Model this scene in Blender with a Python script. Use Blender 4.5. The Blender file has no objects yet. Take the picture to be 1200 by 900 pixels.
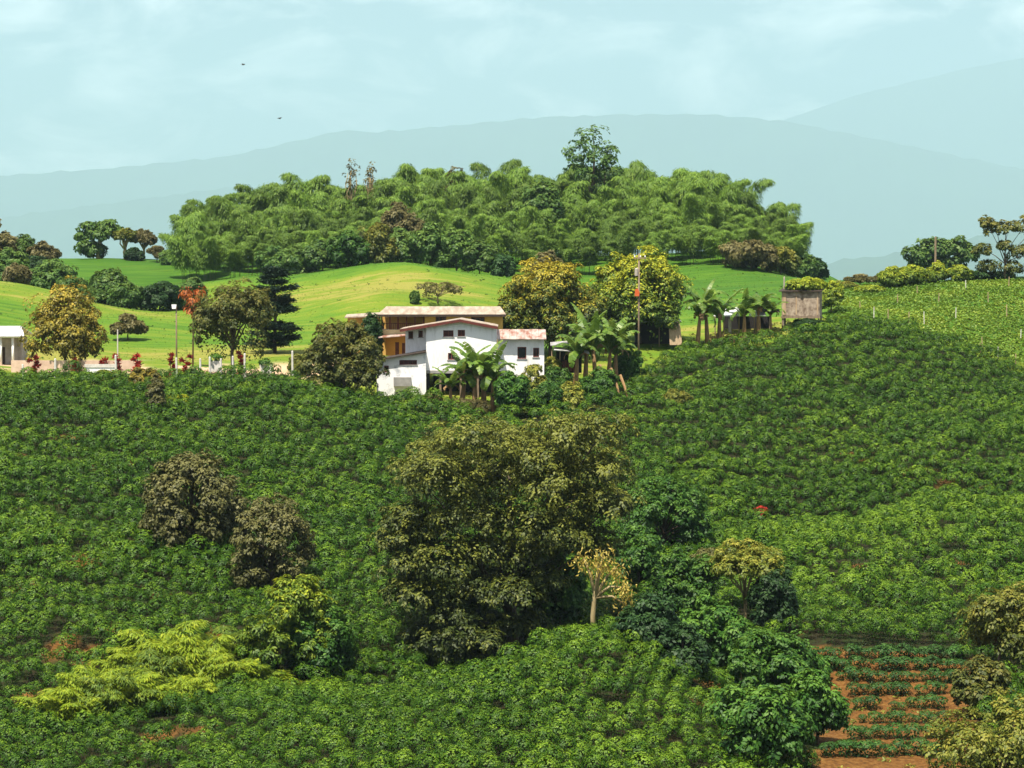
import bpy, math, random
import numpy as np
from mathutils import Vector, Matrix

S = bpy.context.scene
COL = S.collection
RNG = np.random.default_rng(7)
rnd = random.Random(11)
R = math.radians

# ------------------------------------------------------------------ camera
F = 3000.0                       # focal length in pixels of a 1200 px wide picture
PITCH = math.atan(120 / F)
CP, SP = math.cos(PITCH), math.sin(PITCH)
cam_d = bpy.data.cameras.new('camera')
cam = bpy.data.objects.new('camera', cam_d)
COL.objects.link(cam)
cam.location = (0, 0, 0)
cam.rotation_euler = (math.pi / 2 - PITCH, 0, 0)
cam_d.sensor_width = 36
cam_d.lens = 36 * F / 1200
cam_d.clip_start = 1
cam_d.clip_end = 120000
S.camera = cam


def at(px, py, Y):
    """point at forward distance Y seen at photograph pixel px, py"""
    u = (px - 600) / F
    v = (450 - py) / F
    dx, dy, dz = u, CP + v * SP, -SP + v * CP
    t = Y / dy
    return np.array([dx * t, Y, dz * t])


def proj(P):
    P = np.asarray(P, float)
    d = P[..., 1] * CP - P[..., 2] * SP
    u = P[..., 1] * SP + P[..., 2] * CP
    return 600 + F * P[..., 0] / d, 450 - F * u / d


# ------------------------------------------------------------------ terrain: survey points joined by a thin plate spline
seen = [
    # brow of the coffee slope, the plateau behind it
    (-150, 462, 230), (0, 457, 234), (200, 456, 240), (330, 457, 244), (450, 471, 242), (540, 479, 241),
    (640, 472, 246), (730, 455, 257), (800, 420, 273), (900, 406, 281), (960, 396, 285),
    (450, 459, 248), (590, 462, 248), (640, 450, 254), (730, 436, 265), (800, 402, 281), (900, 390, 289),
    (0, 425, 262), (200, 424, 268), (330, 425, 270), (520, 420, 270), (700, 395, 290), (850, 378, 300),
    # the slope
    (-150, 520, 212), (-150, 700, 172), (-150, 900, 143),
    (0, 520, 212), (0, 600, 192), (0, 700, 172), (0, 800, 156), (0, 900, 143),
    (200, 520, 214), (200, 620, 190), (200, 720, 170), (200, 800, 157), (200, 900, 140),
    (400, 520, 222), (400, 600, 200), (400, 700, 178), (400, 775, 164),
    (600, 540, 226), (600, 640, 200), (800, 480, 250), (800, 560, 225), (760, 640, 200), (760, 690, 184),
    # the knoll in front
    (420, 836, 150), (600, 799, 148), (740, 752, 150), (430, 925, 128), (600, 925, 124), (760, 925, 126),
    (600, 860, 134), (700, 832, 138), (300, 850, 146),
    # the gully and the bare plot on the right, the spur above it
    (850, 830, 146), (860, 900, 133), (960, 900, 133), (1080, 900, 134), (1250, 900, 134),
    (960, 770, 158), (1080, 768, 158), (1250, 770, 158), (1080, 745, 164), (1080, 650, 187), (1080, 606, 205),
    (900, 650, 190), (890, 720, 170), (1200, 606, 207), (1250, 650, 190), (960, 690, 178), (960, 634, 198),
    (1000, 530, 238), (1000, 450, 266), (1130, 480, 262), (1150, 556, 230), (1250, 560, 228), (1250, 480, 265),
    # the young field on the right brow
    (1000, 368, 300), (1100, 390, 298), (1200, 425, 292), (1300, 460, 288), (980, 348, 335), (1100, 340, 340), (1200, 331, 345), (1330, 325, 350),
    # pasture on the left
    (-150, 330, 350), (0, 328, 345), (52, 347, 335), (100, 366, 330), (150, 398, 300), (200, 372, 330), (150, 362, 352),
    (150, 335, 420), (100, 303, 470), (30, 318, 440), (-150, 310, 460), (220, 317, 440), (260, 330, 420),
    # grassy dome, pasture below the bamboo
    (470, 308, 372), (400, 331, 365), (350, 374, 335), (330, 397, 310), (420, 388, 315), (520, 372, 330), (590, 331, 368),
    (600, 360, 345), (450, 345, 340), (530, 316, 378), (700, 340, 380), (850, 345, 345), (930, 330, 372), (800, 362, 330),
    (300, 322, 415), (600, 323, 402), (800, 316, 402), (860, 312, 400), (940, 308, 430), (720, 322, 402),
]
hid = [  # px, Y, z : ground that other ground hides
    (420, 157, -26.2), (600, 159, -26.0), (740, 162, -23.5), (600, 172, -24.6), (850, 155, -25.5),
    (1100, 218, -20.6), (1200, 219, -20.8), (960, 211, -23.2),
    (600, 455, 5), (600, 500, 5), (300, 455, 3), (900, 455, 1.5), (450, 440, 4.5), (750, 440, 4.5), (600, 560, -6), (250, 560, -6), (950, 560, -8),
    (0, 560, 0), (1200, 420, -6), (1050, 420, -8), (1200, 560, -12), (1350, 480, -10), (-150, 560, -5),
    (600, 108, -27), (200, 118, -30), (1000, 115, -29),
]
cp = [at(*q) for q in seen]
for px, Y, z in hid:
    cp.append(np.array([(px - 600) / F * (Y * CP - z * SP), Y, z]))
cp = np.array(cp)


def tps_u(r2):
    return 0.5 * r2 * np.log(np.maximum(r2, 1e-9))


SC = 100.0
cx_, cy_ = cp[:, 0] / SC, cp[:, 1] / SC
n_ = len(cp)
K = tps_u((cx_[:, None] - cx_[None]) ** 2 + (cy_[:, None] - cy_[None]) ** 2) + np.eye(n_) * 2e-4
Pm = np.stack([np.ones(n_), cx_, cy_], 1)
A = np.zeros((n_ + 3, n_ + 3))
A[:n_, :n_] = K
A[:n_, n_:] = Pm
A[n_:, :n_] = Pm.T
sol = np.linalg.solve(A, np.concatenate([cp[:, 2], np.zeros(3)]))
TW, TA = sol[:n_], sol[n_:]


def smooth(a, b, x):
    t = np.clip((x - a) / (b - a), 0, 1)
    return t * t * (3 - 2 * t)


def wav(x, y):
    return (np.sin(x * .31 + y * .17) + np.sin(x * .13 - y * .29 + 1.7) + np.sin(x * .53 + y * .41 + .6) * .5) / 2.5


def ground(x, y):
    x = np.asarray(x, float)
    y = np.asarray(y, float)
    sh = np.broadcast(x, y).shape
    x = np.broadcast_to(x, sh).ravel()
    y = np.broadcast_to(y, sh).ravel()
    lim = y * .30
    xc = np.clip(x, -lim, lim)
    yc = np.clip(y, 104, 600)
    out = np.empty(len(x))
    for i in range(0, len(x), 20000):
        a, b = xc[i:i + 20000] / SC, yc[i:i + 20000] / SC
        r2 = (a[:, None] - cx_[None]) ** 2 + (b[:, None] - cy_[None]) ** 2
        out[i:i + 20000] = tps_u(r2) @ TW + TA[0] + TA[1] * a + TA[2] * b
    out += wav(x, y) * .22
    # the valley towards the camera's own hillside, and the wide valley beyond the ridge
    near = 1 - smooth(40, 108, y)
    hill = np.interp(y, [-400, -20, 2, 5, 20, 60, 110], [30, 1, -1.7, -2.6, -12, -30, -30])
    out = out * (1 - near) + hill * near
    far = smooth(520, 1100, y)
    out = out * (1 - far) + (-150 + 12 * np.sin(x / 260.) * np.cos(y / 310.)) * far
    side = smooth(0, 1500, np.abs(x) - lim)
    out = out * (1 - side * .8) + (-120) * side * .8 * (1 - near) + out * 0
    return out.reshape(sh)


def gz(x, y):
    return float(ground(np.array([x]), np.array([y]))[0])


def g_at(px, Y):
    z = 0.0
    for _ in range(4):
        x = (px - 600) / F * (Y * CP - z * SP)
        z = gz(x, Y)
    return np.array([x, Y, z])


def hit(px, py, y0=104, y1=560):
    Ys = np.arange(y0, y1, .5)
    u = (px - 600) / F
    v = (450 - py) / F
    t = Ys / (CP + v * SP)
    X, Z = u * t, (-SP + v * CP) * t
    g = ground(X, Ys)
    i = np.argmax(g >= Z)
    if not (g >= Z).any():
        return None
    return float(Ys[i])


# ------------------------------------------------------------------ mesh helpers
def nrm(v):
    return v / np.maximum(np.linalg.norm(v, axis=-1, keepdims=True), 1e-9)


class M:
    """collects faces and builds ONE mesh object"""

    def __init__(s):
        s.v, s.f, s.m, s.t = [], [], [], []
        s.n = 0

    def add(s, verts, faces, tint=.5, mat=0):
        verts = np.asarray(verts, float).reshape(-1, 3)
        for f in faces:
            s.f.append(tuple(i + s.n for i in f))
            s.m.append(mat)
            s.t.append(tint)
        s.v.append(verts)
        s.n += len(verts)

    def box(s, x0, x1, y0, y1, z0, z1, **k):
        v = [(x, y, z) for z in (z0, z1) for y in (y0, y1) for x in (x0, x1)]
        s.add(v, [(0, 2, 3, 1), (4, 5, 7, 6), (0, 1, 5, 4), (2, 6, 7, 3), (0, 4, 6, 2), (1, 3, 7, 5)], **k)

    def hexa(s, v, **k):  # bottom 4 ccw, top 4 ccw
        s.add(v, [(3, 2, 1, 0), (4, 5, 6, 7), (0, 1, 5, 4), (1, 2, 6, 5), (2, 3, 7, 6), (3, 0, 4, 7)], **k)

    def prism(s, poly, y0, y1, **k):  # polygon in x,z pushed through y
        n = len(poly)
        v = [(x, y0, z) for x, z in poly] + [(x, y1, z) for x, z in poly]
        f = [tuple(range(n)), tuple(range(2 * n - 1, n - 1, -1))] + [(i, i + n, (i + 1) % n + n, (i + 1) % n) for i in range(n)]
        s.add(v, f, **k)

    def tube(s, pts, rad, seg=6, **k):
        pts = np.asarray(pts, float)
        n = len(pts)
        rad = np.broadcast_to(np.asarray(rad, float), (n,))
        T = np.gradient(pts, axis=0)
        T = nrm(T)
        a = np.array([0, 0, 1.]) if abs(T[0][2]) < .9 else np.array([1., 0, 0])
        v = []
        for i in range(n):
            u = nrm(np.cross(T[i], a))
            w = np.cross(T[i], u)
            for j in range(seg):
                g = 2 * math.pi * j / seg
                v.append(pts[i] + rad[i] * (math.cos(g) * u + math.sin(g) * w))
        f = [(i * seg + j, i * seg + (j + 1) % seg, (i + 1) * seg + (j + 1) % seg, (i + 1) * seg + j) for i in range(n - 1) for j in range(seg)]
        f += [tuple(range(seg))[::-1], tuple((n - 1) * seg + j for j in range(seg))]
        s.add(v, f, **k)

    def build(s, name, mats, parent=None, smooth_=False):
        me = bpy.data.meshes.new(name)
        me.from_pydata(np.concatenate(s.v).tolist(), [], s.f)
        if not isinstance(mats, (list, tuple)):
            mats = [mats]
        for m in mats:
            me.materials.append(m)
        me.polygons.foreach_set('material_index', s.m)
        a = me.attributes.new('tint', 'FLOAT', 'FACE')
        a.data.foreach_set('value', np.array(s.t, np.float32))
        if smooth_:
            me.polygons.foreach_set('use_smooth', [True] * len(me.polygons))
        return link(name, me, parent)


def link(name, me, parent=None):
    o = bpy.data.objects.new(name, me)
    COL.objects.link(o)
    if parent is not None:
        o.parent = parent
    return o


def tag(o, label, cat, group=None, kind=None):
    if label:
        o['label'] = label
    if cat:
        o['category'] = cat
    if group:
        o['group'] = group
    if kind:
        o['kind'] = kind
    return o


def thing(name, loc, rz, label, cat, group=None):
    o = bpy.data.objects.new(name, None)
    o.empty_display_size = .3
    COL.objects.link(o)
    o.location = [float(c) for c in loc]
    o.rotation_euler = (0, 0, rz)
    return tag(o, label, cat, group)


def dup(o, parent=None):
    c = o.copy()
    COL.objects.link(c)
    if parent is not None:
        c.parent = parent
    for ch in o.children:
        dup(ch, c)
    return c


class Leaves:
    """arrays of leaf quads"""

    def __init__(s):
        s.q, s.t = [], []

    def add(s, P, N, T, L, W, tint, cup=.12):
        n = len(P)
        N = nrm(N)
        T = T - N * np.sum(T * N, -1, keepdims=True)
        T = nrm(T)
        B = np.cross(N, T)
        L = np.broadcast_to(L, (n,))[:, None]
        W = np.broadcast_to(W, (n,))[:, None]
        mid = P + T * L * .48
        q = np.stack([P, mid + B * W * .5 + N * L * cup, P + T * L - N * L * cup * .6, mid - B * W * .5 + N * L * cup], 1)
        s.q.append(q.astype(np.float32))
        s.t.append(np.broadcast_to(tint, (n,)).astype(np.float32))

    def arrays(s):
        return np.concatenate(s.q), np.concatenate(s.t)

    def build(s, name, mat, parent=None):
        q, t = s.arrays()
        return link(name, quad_mesh(name, q, t, mat), parent)


def quad_mesh(name, q, t, mat):
    n = len(q)
    me = bpy.data.meshes.new(name)
    me.vertices.add(n * 4)
    me.vertices.foreach_set('co', q.reshape(-1).astype(np.float32))
    me.loops.add(n * 4)
    me.loops.foreach_set('vertex_index', np.arange(n * 4, dtype=np.int32))
    me.polygons.add(n)
    me.polygons.foreach_set('loop_start', np.arange(0, n * 4, 4, dtype=np.int32))
    a = me.attributes.new('tint', 'FLOAT', 'FACE')
    a.data.foreach_set('value', np.clip(t, 0, 1))
    me.materials.append(mat)
    me.update(calc_edges=True)
    return me


def dirs(n, rng, zmin=-1.0):
    z = rng.uniform(zmin, 1, n)
    a = rng.uniform(0, 2 * math.pi, n)
    r = np.sqrt(1 - z * z)
    return np.stack([r * np.cos(a), r * np.sin(a), z], 1)


# ------------------------------------------------------------------ materials
def mat_new(name):
    m = bpy.data.materials.new(name)
    m.use_nodes = True
    nt = m.node_tree
    nt.nodes.clear()
    out = nt.nodes.new('ShaderNodeOutputMaterial')
    return m, nt, out


def N_(nt, typ, **kw):
    n = nt.nodes.new(typ)
    for k, v in kw.items():
        if k.startswith('_'):
            setattr(n, k[1:], v)
        else:
            n.inputs[k.replace('__', ' ')].default_value = v
    return n


def ramp(nt, fac, stops):
    r = nt.nodes.new('ShaderNodeValToRGB')
    e = r.color_ramp.elements
    while len(e) < len(stops):
        e.new(.5)
    for el, (p, c) in zip(e, stops):
        el.position = p
        el.color = (*c, 1)
    nt.links.new(fac, r.inputs[0])
    return r.outputs[0]


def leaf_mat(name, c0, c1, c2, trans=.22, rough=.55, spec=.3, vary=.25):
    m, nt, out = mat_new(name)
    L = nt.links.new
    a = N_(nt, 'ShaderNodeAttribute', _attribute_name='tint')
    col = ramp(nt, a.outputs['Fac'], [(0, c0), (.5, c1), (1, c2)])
    oi = N_(nt, 'ShaderNodeObjectInfo')
    mr = N_(nt, 'ShaderNodeMapRange')
    mr.inputs['To Min'].default_value = 1 - vary
    mr.inputs['To Max'].default_value = 1 + vary
    L(oi.outputs['Random'], mr.inputs['Value'])
    hs = N_(nt, 'ShaderNodeHueSaturation')
    L(mr.outputs[0], hs.inputs['Value'])
    L(col, hs.inputs['Color'])
    p = N_(nt, 'ShaderNodeBsdfPrincipled', Roughness=rough)
    p.inputs['Specular IOR Level'].default_value = spec
    L(hs.outputs[0], p.inputs['Base Color'])
    tr = N_(nt, 'ShaderNodeBsdfTranslucent')
    hs2 = N_(nt, 'ShaderNodeHueSaturation')
    hs2.inputs['Hue'].default_value = .48
    hs2.inputs['Value'].default_value = 1.5
    L(hs.outputs[0], hs2.inputs['Color'])
    L(hs2.outputs[0], tr.inputs['Color'])
    mx = N_(nt, 'ShaderNodeMixShader', Fac=trans)
    L(p.outputs[0], mx.inputs[1])
    L(tr.outputs[0], mx.inputs[2])
    L(mx.outputs[0], out.inputs[0])
    return m


def plain(name, c, c2=None, rough=.7, scale=1.5, stretch=(1, 1, 1), bump=.0, spec=.3, detail=6, lo=.35, hi=.7, metal=0):
    """weathered plain surface: two colours of the thing mixed by noise in object space"""
    m, nt, out = mat_new(name)
    L = nt.links.new
    tc = N_(nt, 'ShaderNodeTexCoord')
    mp = N_(nt, 'ShaderNodeMapping')
    mp.inputs['Scale'].default_value = stretch
    L(tc.outputs['Object'], mp.inputs[0])
    no = N_(nt, 'ShaderNodeTexNoise', Scale=scale, Detail=detail, Roughness=.65)
    L(mp.outputs[0], no.inputs['Vector'])
    c2 = c2 or tuple(x * .7 for x in c)
    col = ramp(nt, no.outputs['Fac'], [(lo, c2), (hi, c)])
    p = N_(nt, 'ShaderNodeBsdfPrincipled', Roughness=rough, Metallic=metal)
    p.inputs['Specular IOR Level'].default_value = spec
    L(col, p.inputs['Base Color'])
    if bump:
        b = N_(nt, 'ShaderNodeBump', Strength=.6, Distance=bump)
        L(no.outputs['Fac'], b.inputs['Height'])
        L(b.outputs[0], p.inputs['Normal'])
    L(p.outputs[0], out.inputs[0])
    return m


def corrugated(name, c, c2, rough=.55, pitch=6.0, axis='X'):
    """roof sheets: waves along the slope plus rust blotches"""
    m, nt, out = mat_new(name)
    L = nt.links.new
    tc = N_(nt, 'ShaderNodeTexCoord')
    no = N_(nt, 'ShaderNodeTexNoise', Scale=.9, Detail=6, Roughness=.7)
    mp = N_(nt, 'ShaderNodeMapping')
    mp.inputs['Scale'].default_value = (1.6, .35, 1)
    L(tc.outputs['Object'], mp.inputs[0])
    L(mp.outputs[0], no.inputs['Vector'])
    col = ramp(nt, no.outputs['Fac'], [(.42, c2), (.6, c)])
    wv = N_(nt, 'ShaderNodeTexWave', Scale=pitch, _bands_direction=axis)
    L(tc.outputs['Object'], wv.inputs['Vector'])
    b = N_(nt, 'ShaderNodeBump', Strength=.8, Distance=.04)
    L(wv.outputs['Fac'], b.inputs['Height'])
    p = N_(nt, 'ShaderNodeBsdfPrincipled', Roughness=rough)
    L(col, p.inputs['Base Color'])
    L(b.outputs[0], p.inputs['Normal'])
    L(p.outputs[0], out.inputs[0])
    return m


LM = {
    'coffee': leaf_mat('coffee_leaf', (.007, .024, .002), (.033, .088, .004), (.170, .272, .016), rough=.5, spec=.16, trans=.08, vary=.14),
    'young': leaf_mat('young_coffee_leaf', (.012, .045, .008), (.03, .095, .012), (.08, .17, .025), rough=.6),
    'olive': leaf_mat('olive_leaf', (.03, .034, .008), (.075, .078, .018), (.16, .150, .045), rough=.55, trans=.12),
    'bigtree': leaf_mat('big_tree_leaf', (.018, .032, .006), (.050, .074, .010), (.20, .215, .028), trans=.15),
    'green': leaf_mat('green_leaf', (.011, .045, .005), (.034, .108, .009), (.115, .225, .025)),
    'dark': leaf_mat('dark_leaf', (.008, .03, .007), (.018, .056, .012), (.05, .11, .022)),
    'teal': leaf_mat('far_leaf', (.022, .060, .009), (.054, .118, .017), (.130, .205, .035)),
    'bamboo': leaf_mat('bamboo_leaf', (.046, .102, .011), (.125, .222, .022), (.30, .41, .055), trans=.3, vary=.25),
    'lime': leaf_mat('lime_leaf', (.10, .18, .010), (.235, .32, .015), (.45, .47, .03), trans=.3, vary=.12),
    'limeg': leaf_mat('lime_shrub_leaf', (.03, .075, .007), (.12, .19, .012), (.36, .40, .025), trans=.2, vary=.12),
    'mangoy': leaf_mat('mango_leaf_yellow', (.022, .05, .006), (.075, .125, .010), (.34, .345, .02), trans=.15),
    'mangoo': leaf_mat('mango_leaf_bronze', (.022, .042, .006), (.07, .105, .010), (.37, .305, .022), trans=.15),
    'ochre': leaf_mat('ochre_leaf', (.045, .045, .007), (.14, .125, .012), (.36, .27, .028), trans=.15),
    'olive_bright': leaf_mat('olive_bright_leaf', (.03, .05, .008), (.085, .105, .016), (.20, .18, .03)),
    'yellowgreen': leaf_mat('yellow_green_leaf', (.04, .065, .008), (.12, .15, .016), (.30, .28, .04)),
    'banana': leaf_mat('banana_leaf', (.04, .095, .012), (.095, .175, .018), (.20, .27, .05), rough=.4, trans=.28),
    'red': leaf_mat('red_leaf', (.12, .010, .008), (.28, .022, .012), (.42, .05, .02)),
    'orange': leaf_mat('orange_leaf', (.22, .06, .01), (.45, .13, .02), (.62, .22, .05)),
    'tan': leaf_mat('tan_leaf', (.20, .15, .02), (.40, .31, .05), (.58, .48, .12)),
    'brown': leaf_mat('brown_leaf', (.05, .050, .012), (.115, .105, .030), (.21, .18, .065)),
    'crop': leaf_mat('crop_leaf', (.05, .12, .01), (.12, .20, .015), (.25, .29, .03), trans=.2),
    'conifer': leaf_mat('conifer_leaf', (.006, .018, .010), (.012, .032, .016), (.025, .055, .026), trans=.08),
}
BARK = plain('bark', (.16, .11, .07), (.06, .045, .03), scale=3, stretch=(3, 3, .6), bump=.05)
PALEBARK = plain('pale_bark', (.38, .30, .15), (.24, .18, .08), scale=2.5, stretch=(2, 2, .6), bump=.04)
CULM = plain('bamboo_culm', (.16, .17, .06), (.08, .09, .04), scale=2)
DRY = plain('dry_sheath', (.36, .22, .09), (.16, .09, .04), scale=4, stretch=(4, 4, .5), bump=.03)
WHITE = plain('white_paint', (.86, .85, .83), (.66, .64, .61), scale=.8, stretch=(2.2, 2.2, .6), lo=.32, hi=.52, rough=.8, spec=.15)
STAINED = plain('stained_white_paint', (.84, .83, .82), (.42, .44, .46), scale=1.1, lo=.34, hi=.5, rough=.85, spec=.1)
OCHRE = plain('ochre_paint', (.66, .42, .12), (.5, .3, .08), scale=.8, rough=.8, spec=.15)
ORANGE = plain('orange_paint', (.62, .27, .05), (.48, .2, .04), scale=.8, rough=.8, spec=.15)
CREAM = plain('cream_paint', (.70, .58, .32), (.55, .42, .2), scale=1, rough=.8)
MAROON = plain('maroon_wood', (.16, .035, .025), (.08, .02, .015), scale=3)
DARKWOOD = plain('dark_wood', (.06, .04, .03), (.03, .02, .015), scale=4)
WOOD = plain('weathered_wood', (.30, .22, .14), (.14, .10, .07), scale=3, stretch=(4, 4, .6), bump=.02)
PLANK = plain('pale_plank', (.50, .38, .24), (.30, .2, .12), scale=3, stretch=(3, 3, .5))
GLASS = plain('dark_window_glass', (.02, .022, .025), (.012, .012, .014), rough=.12, spec=.6)
INTERIOR_SHADE = plain('painted_interior_shade', (.025, .02, .018), (.012, .01, .01), rough=.9)  # shade of open interiors put into the wall colour
CONC = plain('old_concrete', (.42, .34, .26), (.15, .105, .075), scale=1.6, lo=.38, hi=.62, rough=.9, bump=.03, spec=.1)
GREYC = plain('grey_concrete', (.36, .35, .33), (.22, .21, .2), scale=1.5, rough=.9)
TILE = corrugated('pale_clay_roof', (.58, .47, .36), (.36, .27, .19), pitch=4)
RUST = corrugated('rusty_roof', (.34, .13, .075), (.62, .50, .44), pitch=5)
ZINC = corrugated('zinc_roof', (.55, .55, .56), (.36, .33, .31), pitch=5)
PALEZ = corrugated('pale_zinc_roof', (.80, .79, .80), (.62, .6, .6), pitch=5)
POLE = plain('pole_concrete', (.45, .40, .34), (.3, .26, .22), scale=2)
WPOST = plain('whitewashed_post', (.70, .67, .62), (.5, .46, .4), scale=3, rough=.8)
METAL = plain('grey_metal', (.35, .36, .37), (.25, .25, .26), rough=.4, metal=.6)
EARTH = plain('bare_earth', (.42, .24, .12), (.26, .13, .06), scale=1.2, bump=.05, rough=.95, spec=.05)
REDBOX = plain('orange_red_panel', (.62, .13, .03), (.5, .09, .02), scale=2)
BIRD = plain('bird_feather', (.04, .04, .05), (.02, .02, .02))


# ------------------------------------------------------------------ ground sheet
def tri_hash(x, y):
    return np.mod(np.sin(x * 12.9898 + y * 78.233) * 43758.5453, 1)


def vnoise(x, y, s):
    x, y = x / s, y / s
    xi, yi = np.floor(x), np.floor(y)
    fx, fy = x - xi, y - yi
    fx, fy = fx * fx * (3 - 2 * fx), fy * fy * (3 - 2 * fy)
    a, b, c, d = tri_hash(xi, yi), tri_hash(xi + 1, yi), tri_hash(xi, yi + 1), tri_hash(xi + 1, yi + 1)
    return (a * (1 - fx) + b * fx) * (1 - fy) + (c * (1 - fx) + d * fx) * fy


def brow(px):
    """forward distance of the upper edge of the coffee, by direction"""
    return np.interp(px, [-200, 0, 200, 330, 430, 500, 600, 640, 700, 735, 800, 900, 960, 1000, 1060, 1100, 1200, 1300],
                     [232, 236, 242, 246, 243.5, 240, 240, 244, 251, 258, 274, 282, 286, 292, 292, 291, 284, 280])


# bare plot with young plants: corners as ground positions
plot = [g_at(942, 159)[:2], g_at(1150, 159)[:2], g_at(1160, 140)[:2], g_at(1120, 128)[:2], g_at(940, 126)[:2], g_at(965, 140)[:2]]


def in_poly(x, y, poly):
    x = x + (vnoise(x + 3.1, y, 2.3) - .5) * 2.6
    y = y + (vnoise(x, y + 7.7, 2.1) - .5) * 2.8
    inside = np.zeros(np.shape(x), bool)
    j = len(poly) - 1
    for i in range(len(poly)):
        xi, yi = poly[i]
        xj, yj = poly[j]
        c = ((yi > y) != (yj > y)) & (x < (xj - xi) * (y - yi) / (yj - yi + 1e-12) + xi)
        inside ^= c
        j = i
    return inside


# bare earth scars between the bushes: px, py, radius across / along (m)
scars = []
for px, py, rx, ry in [(95, 660, 1.3, 3.2), (72, 620, .9, 2.0), (70, 760, 1.3, 4), (105, 770, 1, 3), (190, 700, 1.3, 1.3), (140, 740, 1.4, 2), (255, 745, 1, 2.5),
                       (30, 820, .9, 2), (190, 862, 1.5, 1.8), (235, 855, 1.2, 1.4), (130, 845, 1.2, 1.5), (20, 535, .8, 1.5), (150, 545, 1.0, 1.2), (112, 548, .7, 1.5), (70, 512, 1, 1.5), (90, 512, .8, 1.5),
                       (1000, 533, 2.2, .9), (1020, 540, 1.8, .9), (1072, 553, 1.6, .8), (1110, 568, 1.6, .9), (1150, 572, 1.5, .8), (505, 798, .9, 1.5), (1075, 590, 1, .8), (890, 490, .7, 1.2), (935, 505, .8, 1.2),
                       (850, 800, 2.2, 4), (840, 830, 2.0, 3), (920, 745, 1.5, 1.2), (945, 790, 2, 2), (1190, 795, 2.0, 2), (1120, 660, .8, 1), (1010, 665, .8, 1), (30, 690, .8, 1.3)]:
    Y = hit(px, py)
    if Y:
        p = g_at(px, Y)
        scars.append((p[0], p[1], rx * .8, ry * .7))


def scar(x, y):
    s = np.zeros(np.shape(x))
    for a, b, rx, ry in scars:
        s = np.maximum(s, 1 - np.sqrt(((x - a) / rx) ** 2 + ((y - b) / ry) ** 2) * .7)
    return np.clip(s + (vnoise(x, y, 1.1) - .5) * .5, 0, 1)


def axis_y():
    y = list(np.arange(-60, 100, 10)) + list(np.arange(100, 340, .8)) + list(np.arange(340, 560, 2.0)) + list(np.arange(560, 1200, 20)) + list(np.arange(1200, 62000, 2200))
    return np.array(y)


YS = axis_y()
US = np.concatenate([np.array([-9, -4, -2, -1.2, -.8, -.55, -.4, -.33]), np.arange(-.29, .2901, .0042), np.array([.33, .4, .55, .8, 1.2, 2, 4, 9])])
GX = np.maximum(YS, 40)[:, None] * US[None]
GX = np.clip(GX, -30000, 30000) + US[None] * .01
GY = np.broadcast_to(YS[:, None], GX.shape)
GZ = ground(GX, GY)
nY, nX = GX.shape
idx = np.arange(nY * nX).reshape(nY, nX)
gq = np.stack([idx[:-1, :-1], idx[:-1, 1:], idx[1:, 1:], idx[1:, :-1]], -1).reshape(-1, 4)
me = bpy.data.meshes.new('ground')
me.from_pydata(np.stack([GX, GY, GZ], -1).reshape(-1, 3).tolist(), [], gq.tolist())
me.polygons.foreach_set('use_smooth', [True] * len(me.polygons))
fx, fy = GX.ravel(), GY.ravel()
fpx, _ = proj(np.stack([fx, fy, GZ.ravel()], -1))
cof = 1 - smooth(-2, 3, fy - brow(fpx) + (vnoise(fx, fy, 4) - .5) * 4)
red = np.maximum(in_poly(fx, fy, plot) * 1.0, smooth(.15, .5, scar(fx, fy)))
dryg = vnoise(fx, fy, 14) * .55 + vnoise(fx, fy, 5) * .3 - .19
dryg += .42 * smooth(300, 345, fy) * (1 - smooth(352, 374, fy)) * (fx < 8) + .35 * (fy < 300) - .35 * smooth(372, 420, fy) - .3 * (fx > 22) * (fy > 320)
yard = smooth(250, 256, fy) * (1 - smooth(264, 272, fy)) * smooth(.35, .55, vnoise(fx, fy, 3)) * (fpx < 430)
for nm, arr in (('coffee', cof), ('red', red), ('dry', np.clip(dryg, 0, 1)), ('yard', yard)):
    a = me.attributes.new(nm, 'FLOAT', 'POINT')
    a.data.foreach_set('value', arr.astype(np.float32))


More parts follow.
